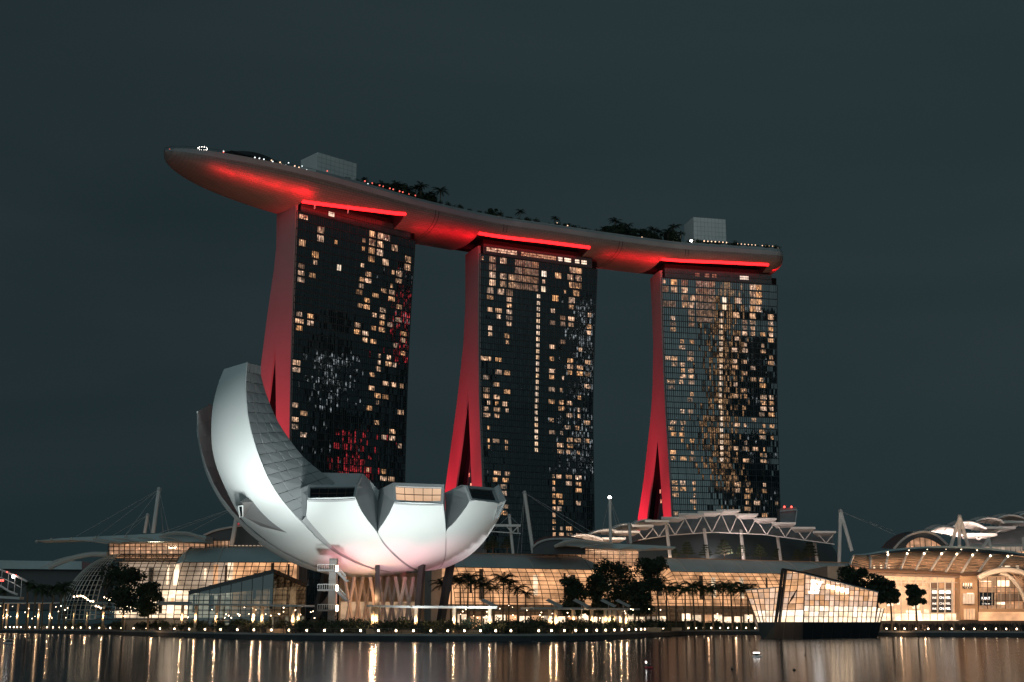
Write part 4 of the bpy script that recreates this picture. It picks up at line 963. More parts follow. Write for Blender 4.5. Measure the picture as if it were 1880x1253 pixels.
# --- centre and right wings
wc = thing('shopping_mall', mall(980, 1135, 2), 'long vaulted mall wing with palms before its amber glass, right of the museum', 'shopping mall', 'wings of the waterfront mall')
wr = thing('shopping_mall', mall(1380, 1135, 2), 'mall wing under the big truss canopy, a row of palms in front of its shops', 'shopping mall', 'wings of the waterfront mall')
def wing(parent, px0, px1, metal, seed, mt='hall_warm'):
    L = (mline(px1) - mline(px0)).length; n = int(L / 3.0)
    st = [mline(px0).lerp(mline(px1), i / n) for i in range(n + 1)]
    def mid(px): return (mline(px) - mline(px0)).length / L * n
    i0, i1 = int(round(mid(metal[0]))), int(round(mid(metal[1])))
    rows = [sec(P, NM, PROF if i0 <= i <= i1 else [(r, z - (1.5 if z > 20 else 0)) for r, z in PROFL]) for i, P in enumerate(st)]
    mr = [r[:7] for r in rows[i0:i1 + 1]]
    if i1 < n - 1:
        e = rows[i1 + 1]; mr.append([rows[i1][6].lerp(rows[i1][j] + AM * (6 * j / 6), .8) if j < 6 else rows[i1][6] + AM * 7 for j in range(7)])
    b = MB(); b.grid(mr); b.build('metal_roof', M['roof_metal'], parent, smooth=True)
    for i in range(i0 + 2, i1, 4):
        b = MB(); b.tube([p + UP * .12 for p in rows[i][:7]], .14, 5); b.build('roof_seam', M['frame_pale'], parent)
    b = MB(); b.bar(rows[i0][0] + UP * .15, rows[i1][0] + UP * .15, .5, .3); b.build('roof_edge', M['copper_edge'], parent)
    b = MB(); b.grid([r[6:] for r in rows[i0:i1 + 1]]); b.build('glazing', M['clear_glass'], parent, smooth=True)
    frame_grid([r[6:] for r in rows[i0:i1 + 1]], parent, 'frame_brown', 'frame_brown', .24, .2)
    for lo, hi in ((0, i0), (i1, n)):
        if hi - lo < 1: continue
        b = MB(); b.grid(rows[lo:hi + 1]); b.build('glazing', M['clear_glass'], parent, smooth=True)
        frame_grid(rows[lo:hi + 1], parent, 'frame_brown', 'frame_brown', .24, .2)
    hall(st[0], st[-1], NM, 9.0, 22.6, mt, parent, 1, 5, 22, seed)
    b = MB(); q0, q1 = st[0] - NM * 12 + UP * 12, st[-1] - NM * 12 + UP * 12; b.bar(q0, q1, 16, 24); b.build('rear_hall', M['concrete'], parent)
    # ledge and shop fronts on the ground floor
    q0, q1 = st[0] + NM * 17.5, st[-1] + NM * 17.5
    b = MB(); b.bar(q0 + UP * 7.6, q1 + UP * 7.6, 4.0, .9); b.build('ledge', M['tan_wall'], parent)
    rn = random.Random(seed + 50); m = int(L / 4.2)
    for i in range(m):
        if rn.random() < .15: continue
        a_, c_2 = q0.lerp(q1, (i + .08) / m), q0.lerp(q1, (i + .92) / m)
        b = MB(); h0, h1 = PROM, rn.uniform(5.4, 6.6); b.face(a_ + UP * h0, c_2 + UP * h0, c_2 + UP * h1, a_ + UP * h1); b.build('shop_window', M[rn.choice(['hall_bright', 'hall_warm', 'hall_bright', 'hall_pale'])], parent)
        b = MB(); b.bar(q0.lerp(q1, i / m) + NM * .2 + UP * PROM, q0.lerp(q1, i / m) + NM * .2 + UP * 7, .5, .5); b.build('pier', M['tan_wall'], parent)
    return rows
wing(wc, 800, 1175, (800, 1062), 21)
wing(wr, 1180, 1585, (1214, 1585), 22)
attic(wc, 996, 1172, 1004, 1040, mline(996).y - 1, mline(1172).y - 1, 'attic_warm', 15, 5)
f2 = thing('flying_roof', at(1130, 1000, 420), 'thin grey roof sweeping out to the right over the amber attic above the trees', 'roof')
prism([(1036, 991), (1070, 994), (1120, 998), (1190, 1001), (1240, 1004), (1240, 1007), (1180, 1009), (1100, 1007), (1040, 1002), (1020, 1004)], 416, 9, 'roof_slab', 'roof_metal', f2)
b = MB(); b.tube(spline([at(x, y, 414) for x, y in [(1018, 1004), (1036, 996), (1060, 993), (1090, 996), (1125, 1000)]], 4), .5, 5); b.build('edge_beam', M['frame_pale'], f2)
for x0, y0, x1, y1 in ((1066, 1006, 1098, 1000), (1101, 1008, 1125, 1003), (1136, 1009.5, 1162, 1004), (1170, 1012, 1205, 1006)):
    b = MB(); b.tube([at(x0, y0, 414), at(x1, y1, 412)], .24, 5); b.build('outrigger', M['frame_pale'], f2)
sh2 = thing('shell_roof', at(1010, 1010, 425), 'dark domed shell roof beside the mast on the right of the museum', 'roof')
shell(sh2, [(978, 1005), (988, 997), (1003, 991.5), (1022, 989.5), (1050, 990), (1075, 995)], 1018, 421, 16)
# --- pale crescent canopies and stepped white slabs of the theatre behind
cano = thing('theatre_roof', at(1350, 1030, 470), 'big curved theatre roof with stepped white canopies and a row of V struts', 'roof')
def crescent(parent, pts, Y, h=1.0, name='crescent_canopy', thick=6):
    """pts: top curve; the lit underside is a leaf shape below it"""
    top_ = spline([at(x, y, Y) for x, y in pts[0]], 5); bot = spline([at(x, y, Y) for x, y in pts[1]], 5); n = max(len(top_), len(bot))
    top_, bot = resample(top_, n), resample(bot, n)
    b = MB(); b.grid([[p for p in top_], [p + V((0, thick, 0)) for p in bot]]); b.grid([[p + UP * .5 for p in top_], [p + V((0, thick, 1.0)) for p in top_]]); b.build(name, M['canopy_white'], parent, smooth=True)
    b = MB(); b.tube([p - V((0, .2, 0)) for p in top_], .32, 6); b.build('canopy_edge', M['canopy_white'], parent)
    for q in (.25, .5, .75):
        i = int(q * (n - 1)); b = MB(); b.tube([top_[i] - UP * .2, bot[i] + V((0, thick, -.3))], .12, 4); b.build('canopy_rib', M['frame_pale'], parent)
M['canopy_white'] = mat('canopy_white', (.78, .72, .68), .5, noise=.1, nscale=.2)
M['theatre_wall'] = mat('theatre_wall', (.26, .26, .265), .6, noise=.35, nscale=.25)
M['theatre_shell'] = mat('theatre_shell', (.09, .115, .125), .5, noise=.3, nscale=.06)
cr1 = [([(1033, 992), (1050, 985.5), (1072, 982.5), (1090, 985), (1107, 991.5)], [(1033, 992), (1060, 991), (1080, 993), (1095, 996), (1107, 996)]),
       ([(1080, 981.5), (1100, 975), (1118, 973), (1132, 974)], [(1080, 981.5), (1100, 980), (1118, 981), (1132, 984)]),
       ([(1123, 972), (1137, 965.5), (1153, 963), (1165, 963.5)], [(1123, 972), (1140, 970), (1153, 971), (1165, 973)]),
       ([(1160, 964), (1172, 957.5), (1186, 955), (1196, 955.5)], [(1160, 964), (1172, 962), (1186, 962), (1196, 963)])]
for i, c in enumerate(cr1): crescent(cano, c, 452 + i * 4)
slabs = [(1105, 1149, 989), (1128, 1175, 976.5), (1160, 1200, 965.5), (1184, 1229, 957), (1214, 1259, 951), (1246, 1293, 944.5), (1281, 1327, 940.5), (1315, 1359, 937.5), (1349, 1392, 945), (1383, 1426, 953), (1417, 1461, 961), (1452, 1497, 969.5), (1492, 1535, 977)]
def slab_y(i): return 452 + 2.2 * i
def chord(x): return interp([(1130, 1004), (1172, 992), (1230, 983), (1310, 977.5), (1400, 981.5), (1470, 991), (1535, 1000)], x)
for i, (x0, x1, y) in enumerate(slabs):
    Y = slab_y(i); d = 4.2 if i < 7 else 8.0
    b = MB(); A, B = at(x0, y, Y), at(x1, y, Y); A2, B2 = A + V((1.0, 9, -.6)), B + V((-1.5, 9, -.6))
    if i >= 7: A2, B2 = at(x0 + 8, y + 7.5, Y + 9), at(x1 - 9, y + 6.5, Y + 9)
    b.hexa([A - UP * .35, B - UP * .35, B2 - UP * .35, A2 - UP * .35], [A + UP * .35, B + UP * .35, B2 + UP * .35, A2 + UP * .35]); b.build('canopy_slab', M['canopy_white'], cano)
    xm = (x0 + x1) / 2 + 3
    if i > 1:
        for sx in (-18, 18):
            b = MB(); b.tube([at(xm, chord(xm), Y + 5), at(xm + sx * (.9 if i < 10 else .75), y + 5, Y + 5)], .21, 6); b.build('strut', M['canopy_white'], cano)
b = MB(); b.tube([at(x, chord(x), 470 + (x - 1172) * .03) for x in range(1172, 1536, 12)], .2, 6); b.build('bottom_chord', M['canopy_white'], cano)
b = MB(); wt = [(x, interp([(1140, 990), (1200, 962), (1259, 950), (1300, 943), (1340, 940), (1372, 948), (1440, 962), (1500, 974), (1535, 982)], x)) for x in range(1150, 1533, 10)]
b.grid([[at(x, y, 487 + (x - 1172) * .02) for x, y in wt], [at(x, chord(x) + 1, 476 + (x - 1172) * .03) for x, y in wt]]); b.build('back_wall', M['theatre_wall'], cano, smooth=True)
b = MB(); xs = list(range(1150, 1546, 8))
def sh_top(x): return chord(x) + 1 if x < 1528 else lerp(chord(1528) + 1, 1034, (x - 1528) / 17)
b.grid([[at(x, sh_top(x), mline(x).y + 27) for x in xs], [at(x, lerp(sh_top(x), 1036, .5), mline(x).y + 20) for x in xs], [at(x, 1040, mline(x).y + 15) for x in xs]]); b.build('theatre_shell', M['theatre_shell'], cano, smooth=True)
for x0, y0, x1, y1 in ((1222, 955, 1231, 1029), (1293, 972, 1300, 1031), (1360, 974, 1366, 1032), (1426, 976, 1434, 1035), (1493, 981, 1501, 1037)):
    b = MB(); Y = mline(x1).y + 4; b.tube([at(x1, y1, Y), at(lerp(x0, x1, .5), lerp(y0, y1, .5), Y + 4), at(x0, y0, Y + 8)], .62, 8); b.build('column', M['canopy_white'], cano)
# antenna box seen beside the right tower
pb2 = thing('rooftop_screen', at(1445, 955, 600), 'small tilted roof frame with red lights just right of the third tower foot', 'frame')
prism([(1432, 934), (1462, 931), (1461, 960), (1432, 962)], 600, 6, 'screen', 'theatre_wall', pb2)
b = MB(); b.bar(at(1432, 939, 599), at(1463, 936, 599), .6); b.bar(at(1463, 936, 599), at(1460, 960, 599), .5); b.build('frame', M['steel'], pb2)
for x in (1440, 1453): b = MB(); b.ball(at(x, 931, 599), .5, 6, 4); b.build('red_light', M['lamp_red'], pb2)
# --- masts with cables
def mast(top_, feet, Y, label, cables=(), r=.55, lamp=False):
    t_ = thing('cable_mast', at(feet[0][0], feet[0][1], Y), label, 'mast', 'cable masts on the mall roof')
    tp = at(*top_, Y)
    for f in feet:
        b = MB(); b.tube([at(*f, Y), at(lerp(f[0], top_[0], .5), lerp(f[1], top_[1], .5), Y), tp], r, 8); b.build('leg', M['canopy_white'], t_)
    b = MB(); b.ball(tp, r * 1.3, 6, 4); b.build('mast_head', M['lamp_white'] if lamp else M['steel'], t_)
    for x, y, dy in cables:
        b = MB(); b.tube([tp, at(x, y, Y + dy)], .055, 4); b.build('cable', M['steel'], t_)
mast((292, 899), [(281, 979)], 392, 'tall pale leaning mast with cables fanning left over the thin roof', [(140, 985, -8), (180, 984, -8), (231, 982, -8), (310, 979, 0), (300, 982, 4)], .65)
mast((271, 946), [(265.5, 979)], 396, 'short pale mast standing just left of the tall leaning one', [(205, 985, -8), (231, 982, -8), (277, 980, 0)], .5)
mast((438, 930), [(424, 1009)], 392, 'slanted mast in front of the dark shell roof, its head hidden by the museum', [(290, 980, -6), (310, 979, -6), (345, 979, -4)], .7)
mast((963, 905), [(979, 1016)], 424, 'tall slanted mast right of the museum with cables running down to the right', [(1080, 985, 6), (1130, 1003, 0), (950, 1016, 0), (957, 1016, 0)], .6)
mast((935, 947), [(942, 1017)], 424, 'short mast with a crossbar close to the right edge of the museum', [(905, 975, 0), (955, 966, 0)], .5)
mast((1119.5, 914), [(1121, 996)], 430, 'upright white mast with a lamp on top in front of the crescent canopies', [(1105, 975, 4), (1140, 996, 0), (1150, 996, 3)], .5, True)
mast((1155, 963), [(1158, 998)], 432, 'stub mast under the stepped canopies right of the lamp topped mast', [], .5)
mast((1543, 939), [(1540.5, 1037), (1564, 1012)], mline(1540).y + 2, 'A shaped pair of pale masts at the right end of the long metal roof', [(1650, 985, 0), (1640, 975, 20)], .7)
tb = thing('roof_bracket', at(930, 966, 424), 'white truss bracket standing out beside the right petal of the museum', 'bracket')
b = MB(); b.bar(at(905, 965, 423), at(956, 965.5, 423), .8); b.build('beam', M['canopy_white'], tb)
for x0, y0, x1, y1 in ((900, 976, 956, 980), (951, 966, 951, 980), (930, 967, 941, 978), (941, 978, 951, 967)): b = MB(); b.bar(at(x0, y0, 423), at(x1, y1, 423), .3); b.build('brace', M['canopy_white'], tb)
# floods on the canopies
def area(loc, tgt, e, sx, sy, col):
    ld = bpy.data.lights.new('canopy_flood', 'AREA'); lo = bpy.data.objects.new('canopy_flood', ld); COL.objects.link(lo); ld.shape = 'RECTANGLE'; ld.size = sx; ld.size_y = sy
    ld.energy = e; ld.color = col; lo.location = loc; lo.rotation_euler = (V(tgt) - V(loc)).to_track_quat('-Z', 'Y').to_euler()
p = at(1330, 1026, 474); area(p, at(1340, 955, 476), 9000, 60, 2, (1, .80, .74))
p = at(1120, 1000, 442); area(p, at(1120, 975, 456), 3200, 26, 2, (1, .78, .6))
p = at(1360, 1022, 456); area(p, at(1360, 940, 470), 900, 90, 1, (1, .7, .5))
p = at(290, 1000, 380); area(p + V((0, -3, 0)), at(285, 950, 392), 500, 3, 1, (1, .75, .5))
# convention hall far left
ch = thing('convention_hall', at(40, 1060, 520), 'dark low hall with a pale roof band at the far left behind the glass end', 'building')
prism([(-60, 1046), (150, 1046), (150, 1120), (-60, 1120)], 520, 40, 'hall_body', 'dark_metal', ch)
prism([(-60, 1028), (60, 1030), (150, 1031), (150, 1046), (-60, 1044)], 516, 50, 'roof_band', 'roof_metal', ch)
# ---------------------------------------------------------------- crystal pavilion standing in the water
M['pav_pane'] = lit_mat('pav_pane', (1, .54, .29), .55, 1.25, (.35, .35, .5), (.3, .7), rnd=True, spots=.35)
M['pav_low'] = lit_mat('pav_low', (1, .74, .50), 1.0, 2.3, (.35, .35, .5), (.3, .7), rnd=True, spots=.8)
M['pav_base'] = mat('pav_base', (.018, .022, .026), .35, noise=.3, nscale=.4)
M['pav_base_side'] = mat('pav_base_side', (.05, .075, .085), .4)
M['sign_white'] = mat('sign_white', (.9, .9, .9), .4, emit=(1, .95, .88), es=3.2)
pav = thing('crystal_pavilion', (at(1500, 1172, 290).x, 300, 0), 'faceted glowing glass pavilion on a black base rising out of the water', 'pavilion')
def facet(P0, P1, P2, P3, nu, nv, lowrows, slant=0.0, bar=.13):
    """P0..P3: bottom left, bottom right, top right, top left"""
    n = (P1 - P0).cross(P3 - P0).normalized()
    if n.dot(CAMV - P0) < 0: n = -n
    def q(u, v): return P0.lerp(P1, u).lerp(P3.lerp(P2, u), v)
    H_ = max((P3 - P0).length, (P2 - P1).length); ch = H_ / nv
    def cell(u0, u1, j):
        # horizontal rows are level: rows cut at constant height, clipped by the sloping top edge
        def vv(u, z): h = (P3.lerp(P2, u) - P0.lerp(P1, u)).z; return min(1, (z) / max(h, .01))
        z0, z1 = j * ch, (j + 1) * ch
        if vv(u0, z0) >= 1 and vv(u1, z0) >= 1: return None
        return [q(u0, vv(u0, z0)), q(u1, vv(u1, z0)), q(u1, vv(u1, z1)), q(u0, vv(u0, z1))]
    for i in range(nu):
        for j in range(nv):
            u0, u1 = i / nu, (i + 1) / nu; c = cell(u0, u1, j)
            if not c: continue
            b = MB(); m_ = sum(c, V((0, 0, 0))) / 4; b.face(*[p.lerp(m_, .03) for p in c]); b.build('glass_pane', M['pav_low' if j < lowrows else 'pav_pane'], pav)
    for i in range(nu + 1): b = MB(); b.bar(q(i / nu, 0) + n * .06, q(i / nu, 1) + n * .06, bar, .2); b.build('mullion', M['frame_brown'], pav)
    for j in range(nv):
        b = MB(); pts = []
        for i in range(nu + 1):
            h = (P3.lerp(P2, i / nu) - P0.lerp(P1, i / nu)).z
            if j * ch <= h: pts.append(q(i / nu, j * ch / max(h, .01)) + n * .07)
        if len(pts) > 1: b.tube(pts, .06, 4); b.build('transom', M['frame_brown'], pav)
    b = MB(); b.face(P0 - n * .3, P1 - n * .3, P2 - n * .3, P3 - n * .3); b.build('inner_screen', M['frame_brown'], pav)
Ya, Yb, Yc = 297, 291, 309
A0, A1 = at(1426, 1143, Ya), at(1475, 1143, Yb); A2, A3 = at(1478, 1054, Yb + 2), at(1445, 1048, Ya + 2)
B1, B2 = at(1606, 1143, Yc), at(1612, 1087, Yc + 3)
facet(A0, A1, A2, A3, 3, 9, 2)
facet(A1, B1, B2, A2, 15, 9, 3)
facet(at(1391, 1143, 303), at(1424, 1143, 297), at(1436, 1079, 298), at(1369, 1085, 305), 6, 6, 2)
facet(at(1606, 1143, 309), at(1616, 1143, 311), at(1623, 1117, 312), at(1611, 1117, 310), 2, 3, 3)
b = MB()
for p, q in ((at(1437, 1045, 298), at(1424, 1143, 296.5)), (at(1443, 1046, 298), at(1431, 1143, 296))): b.bar(p, q, .5, .5)
b.bar(at(1437, 1045, 298.5), at(1478, 1052.5, 292.5), .4); b.bar(at(1478, 1052.5, 292.5), at(1612.5, 1086, 312), .4); b.build('corner_frame', M['dark_metal'], pav)
b = MB(); b.bar(at(1478, 1054.5, 292), at(1612.5, 1088, 311.5), .22); b.bar(at(1369, 1084, 305), at(1436, 1078, 298), .25); b.build('top_trim', M['canopy_white'], pav)
# roof and back so that the crystal is closed
b = MB(); R1, R2, R3 = A3 + V((6, 22, -2)), B2 + V((-4, 14, -1)), at(1369, 1085, 305) + V((6, 16, -1))
b.face(A3, A2, B2, R2, R1); b.face(at(1369, 1085, 305), at(1436, 1079, 298), A3, R1, R3); b.build('roof', M['dark_roof'], pav)
b = MB(); lo = lambda p: V((p.x, p.y, A0.z))
b.face(R2, R1, lo(R1), lo(R2)); b.face(R1, R3, lo(R3), lo(R1)); b.face(B2, R2, lo(R2), B1); b.build('rear_wall', M['pav_base'], pav)
def wz(px, Y): p = at(px, 1143, Y); return p
bt = [at(1390, 1143, 303), at(1424, 1143, 295), at(1475, 1143, 289.5), at(1618, 1143, 309.5)]
bb = [V((at(1399, 1171, 303).x, 303, -1)), V((at(1420, 1171, 295).x, 296, -1)), V((at(1473, 1171, 290).x, 290.5, -1)), V((at(1608, 1170, 309).x, 309, -1))]
b = MB(); b.face(bb[0], bb[1], bt[1], bt[0]); b.build('base_side', M['pav_base_side'], pav)
for i, j in ((1, 2), (2, 3)):
    for k in range(8 if i == 2 else 3):
        m = 8 if i == 2 else 3
        b = MB(); f = [bb[i].lerp(bb[j], k / m), bb[i].lerp(bb[j], (k + .985) / m), bt[i].lerp(bt[j], (k + .985) / m), bt[i].lerp(bt[j], k / m)]
        b.hexa([p + V((0, .3, 0)) for p in f], f); b.build('base_panel', M['pav_base'], pav)
b = MB(); bk = [bt[3] + V((-4, 20, 0)), bt[0] + V((6, 24, 0))]
b.face(*bt, *bk); b.face(bb[3], bt[3], bk[0], V((bk[0].x, bk[0].y, -1))); b.face(bt[0], bb[0], V((bk[1].x, bk[1].y, -1)), bk[1]); b.build('base_deck', M['pav_base'], pav)
# illuminated monogram on the glass
n_ = (B1 - A1).cross(A2 - A1).normalized()
if n_.dot(CAMV - A1) < 0: n_ = -n_
def onface(px, py): return onpl(px, py, A1 + n_ * .35, n_)
b = MB()
def stroke(p, q, w): b.bar(onface(*p), onface(*q), w, .3, up=n_)
stroke((1494, 1068), (1489.5, 1088), .62); stroke((1486, 1088), (1501, 1088), .55); stroke((1490, 1067), (1499, 1067), .35); stroke((1501, 1088), (1502.5, 1083), .4)
stroke((1494, 1069), (1499.5, 1085), .60); stroke((1507, 1069), (1499.5, 1085), .42); stroke((1491, 1069), (1498, 1069), .3); stroke((1503, 1069), (1510, 1069), .3)
b.build('monogram', M['sign_white'], pav)
for k in range(5):
    b = MB(); x = 1521 + k * 8.6; y = 1077 + k * 2.1; b.box(onface(x, y), .85, .2, .95, (B1 - A1).normalized()); b.build('spot_panel', M['lamp_warm'], pav)
# ---------------------------------------------------------------- mall pavilion on the right
M['shop_amber'] = lit_mat('shop_amber', (1, .50, .25), .38, .85, (.3, .3, .45), (.3, .7), spots=.5)
M['shop_brown'] = lit_mat('shop_brown', (1, .46, .22), .05, .40, (.5, .5, .5), (.35, .65), spots=.6)
M['slat'] = mat('slat', (.42, .28, .19), .6)
rb = thing('mall_pavilion', at(1750, 1135, 372), 'brightly lit mall block under a long ribbed canopy, with letters glowing in its glass front', 'shopping mall')
bx = [(1560, 1039), (1598, 1047), (1625, 1047.5), (1653, 1048.5), (1680, 1049.5), (1707, 1051), (1735, 1053), (1764, 1055), (1795, 1053), (1830, 1049), (1880, 1046), (1930, 1046)]
tx = [(1568, 1023), (1594, 1022), (1629, 1016), (1669, 1012.5), (1703, 1011), (1738, 1010.5), (1766, 1010.5), (1795, 1012), (1828, 1016), (1858, 1020), (1905, 1027), (1950, 1033)]
ribs = []
for (x0, y0), (x1, y1) in zip(bx, tx):
    P, Q = at(x0, y0, 372), at(x1, y1, 388); m_ = P.lerp(Q, .5) + V((0, -1.5, 1.3)); ribs.append(spline([P, m_, Q], 6))
for r in ribs: b = MB(); b.tube(r, .36, 6); b.build('rib', M['canopy_white'], rb)
for j in range(1, 13):
    b = MB(); pts = [r[j] if j < len(r) else r[-1] for r in ribs]
    b.tube([p - UP * .3 for p in pts], .2, 4); b.build('slat', M['slat'], rb)
b = MB(); rdg = [at(x, y, 388) for x, y in [(1568, 1021), (1594, 1019), (1640, 1011.5), (1700, 1006.5), (1760, 1006), (1810, 1009), (1850, 1014), (1880, 1019), (1950, 1030)]]; rdg = resample(spline(rdg, 4), 30)
low = resample([r[9] if len(r) > 9 else r[-1] for r in ribs], 30); b.grid([[p for p in rdg], [p + UP * .4 for p in low]]); b.build('canopy_roof', M['dark_roof'], rb, smooth=True)
b = MB(); b.tube(rdg, .55, 6); b.build('ridge_beam', M['roof_metal'], rb)
for r in ribs[2:11]:
    for t_ in (7, 11):
        if t_ < len(r): b = MB(); b.ball(r[t_] + V((0, -.5, .3)), .28, 6, 4); b.build('rib_light', M['lamp_warm'], rb)
b = MB(); b.face(at(1575, 1052, 390), at(1960, 1052, 390), at(1960, 1018, 392), at(1575, 1020, 392)); b.build('upper_hall', M['shop_brown'], rb)
for x, w, h in ((1605, 3, 5), (1618, 3, 7), (1632, 3, 9), (1850, 9, 6), (1868, 5, 7), (1838, 4, 5)):
    b = MB(); p = at(x, 1043, 386); b.box(p, w / 6.2, .4, h / 6.2 * 1.6); b.build('lit_sign', M['hall_bright'], rb)
b = MB(); b.tube([at(x, y + 1, 371) for x, y in bx], .55, 6); b.build('eaves_beam', M['frame_brown'], rb)
b = MB(); b.bar(at(1575, 1054, 371.5), at(1762, 1059, 371.5), 1.4, .7); b.build('eaves_band', M['frame_brown'], rb)
def wallrect(x0, x1, y0, y1, Y, mt, name, push=0.0, par=None):
    b = MB(); b.hexa([at(x0, y1, Y), at(x1, y1, Y), at(x1, y1, Y) + V((0, .3, 0)), at(x0, y1, Y) + V((0, .3, 0))], [at(x0, y0, Y), at(x1, y0, Y), at(x1, y0, Y) + V((0, .3, 0)), at(x0, y0, Y) + V((0, .3, 0))]); return b.build(name, M[mt], par or rb)
Y0 = 372
wallrect(1575, 1761, 1058, 1127, Y0 + 3, 'shop_amber', 'glazed_wall')
wallrect(1575, 1761, 1127, 1140, Y0 + 2, 'hall_bright', 'shop_front')
for i in range(15):
    x = 1575 + i * 13.3; wallrect(x - .55, x + .55, 1057, 1139, Y0 + .6, 'frame_pale', 'mullion')
for y in (1058, 1070, 1082, 1126): wallrect(1575, 1761, y - .5, y + .5, Y0 + .7, 'frame_pale', 'transom')
for x0, x1, y0, y1, m_ in ((1676, 1688, 1103, 1118, 'hall_bright'), (1629, 1640, 1100, 1113, 'hall_bright'), (1645, 1652, 1098, 1110, 'hall_bright'), (1697, 1706, 1119, 1126, 'hall_bright'), (1664, 1690, 1121, 1127, 'hall_bright'), (1600, 1622, 1064, 1074, 'shop_brown'), (1640, 1700, 1066, 1076, 'shop_brown')): wallrect(x0, x1, y0, y1, Y0 + 2, m_, 'display')
# dark screen with glowing words
wallrect(1710, 1750, 1069, 1125, Y0 + 1.6, 'pav_base', 'sign_board')
for i in range(3): wallrect(1711 + i * 13, 1721.5 + i * 13, 1071, 1080.5, Y0 + 1.2, 'slat' if i % 2 else 'frame_brown', 'screen')
def text(body, x0, x1, yb, yt, Y, mt, parent, name='lettering'):
    cu = bpy.data.curves.new('t', 'FONT'); cu.body = body; cu.size = 1; cu.extrude = .04
    o = bpy.data.objects.new('t', cu); COL.objects.link(o); bpy.context.view_layer.update()
    dg = bpy.context.evaluated_depsgraph_get(); me = bpy.data.meshes.new_from_object(o.evaluated_get(dg))
    bpy.data.objects.remove(o); bpy.data.curves.remove(cu)
    xs = [v.co.x for v in me.vertices]; ys = [v.co.y for v in me.vertices]
    A, B, T_ = at(x0, yb, Y), at(x1, yb, Y), at(x0, yt, Y); w, h = max(xs) - min(xs), max(ys) - min(ys)
    for v in me.vertices:
        p = A + (B - A) * ((v.co.x - min(xs)) / w) + (T_ - A) * ((v.co.y - min(ys)) / h) + V((0, -v.co.z * 2, 0)); v.co = p - V(parent['base'])
    me.materials.clear(); me.materials.append(M[mt]); q = bpy.data.objects.new(name, me); COL.objects.link(q); q.parent = parent; return q
M['letter'] = mat('letter', (.9, .9, .9), .5, emit=(1, .93, .88), es=1.8)
M['letter_soft'] = mat('letter_soft', (.9, .9, .9), .5, emit=(1, .93, .88), es=.8)
for k, y in enumerate((1089.5, 1099.8, 1110.5, 1119.8)):
    if k == 0: wallrect(1724.5, 1745, y - 5, y + .6, Y0 + 1.35, 'letter_soft', 'glow_panel'); wallrect(1711.5, 1720, y - 5, y + .6, Y0 + 1.35, 'letter_soft', 'glow_panel')
    text('CHANEL', 1724.8, 1745.5, y, y - 4.4, Y0 + 1.25, 'letter' if k != 2 else 'letter_soft', rb)
    text('INE', 1712, 1719.5, y, y - 3.8, Y0 + 1.25, 'letter_soft', rb)
for i in range(4): wallrect(1708.5 + i * 13.6 - .5, 1708.5 + i * 13.6 + .5, 1069, 1126, Y0 + .5, 'frame_pale', 'mullion')
# pier with windows
pr = MB(); P_ = [at(1763, 1139, 370.5), at(1796, 1139, 372)]; top_ = [at(1763, 1056, 370.5), at(1794, 1056, 372)]
pr.hexa([P_[0], P_[1], P_[1] + V((0, 8, 0)), P_[0] + V((0, 8, 0))], [top_[0], top_[1], top_[1] + V((0, 8, 0)), top_[0] + V((0, 8, 0))]); pr.build('pier', M['tan_wall'], rb)
for x0, x1, y0, y1, m_ in ((1768, 1785, 1070.5, 1081, 'pane_dark'), (1768.5, 1789, 1090, 1109, 'hall_pale'), (1770, 1790, 1118, 1138, 'shop_amber')):
    wallrect(x0, x1, y0, y1, 370.2, m_, 'window')
    for q in range(1, 4): wallrect(lerp(x0, x1, q / 4) - .35, lerp(x0, x1, q / 4) + .35, y0, y1, 369.9, 'frame_pale', 'window_bar')
wallrect(1776, 1787, 1089, 1091, 369.7, 'hall_bright', 'wall_light')
# arched entrance hall at the far right
wallrect(1797, 1960, 1058, 1119, Y0 + 5, 'shop_brown', 'arch_glazing'); wallrect(1797, 1960, 1118, 1124, Y0, 'tan_wall', 'arch_ledge'); wallrect(1797, 1960, 1124, 1140, Y0 + 2, 'hall_warm', 'shop_front')
for x0, x1, y0, y1, m_ in ((1832, 1853, 1066, 1077, 'hall_bright'), (1801, 1820, 1067, 1068.5, 'hall_bright'), (1802, 1820, 1070, 1080, 'shop_amber'), (1829, 1845, 1106, 1110, 'hall_bright'), (1806, 1822, 1128, 1135, 'hall_bright'), (1840, 1862, 1127, 1135, 'hall_bright'), (1868, 1880, 1127, 1136, 'hall_bright'), (1799, 1825, 1088, 1112, 'pane_dark'), (1832, 1880, 1090, 1104, 'slab_floor')): wallrect(x0, x1, y0, y1, Y0 + 4, m_, 'display')
text('PLANET', 1802.5, 1817.5, 1101, 1096.5, Y0 + 3.6, 'letter', rb); text('in Town', 1803.5, 1817, 1110, 1107.5, Y0 + 3.6, 'letter_soft', rb)
for i in range(11): x = 1797 + i * 8.2; wallrect(x - .35, x + .35, 1060, 1118, Y0 + 2.8, 'frame_pale' if i % 2 else 'frame_brown', 'mullion')
for y in (1079, 1088, 1103): wallrect(1797, 1880, y - .4, y + .4, Y0 + 2.9, 'frame_brown', 'transom')
for pts, Y, r, m_ in (([(1796, 1062), (1808, 1055), (1825, 1049.5), (1845, 1046.5), (1862, 1048), (1880, 1053), (1910, 1072)], 368, .8, 'frame_pale'), ([(1835, 1053), (1850, 1057), (1862, 1068), (1872, 1082), (1880, 1098), (1886, 1118)], 369.5, .55, 'frame_pale')):
    b = MB(); b.tube(spline([at(x, y, Y) for x, y in pts], 5), r, 8); b.build('arch', M[m_], rb)
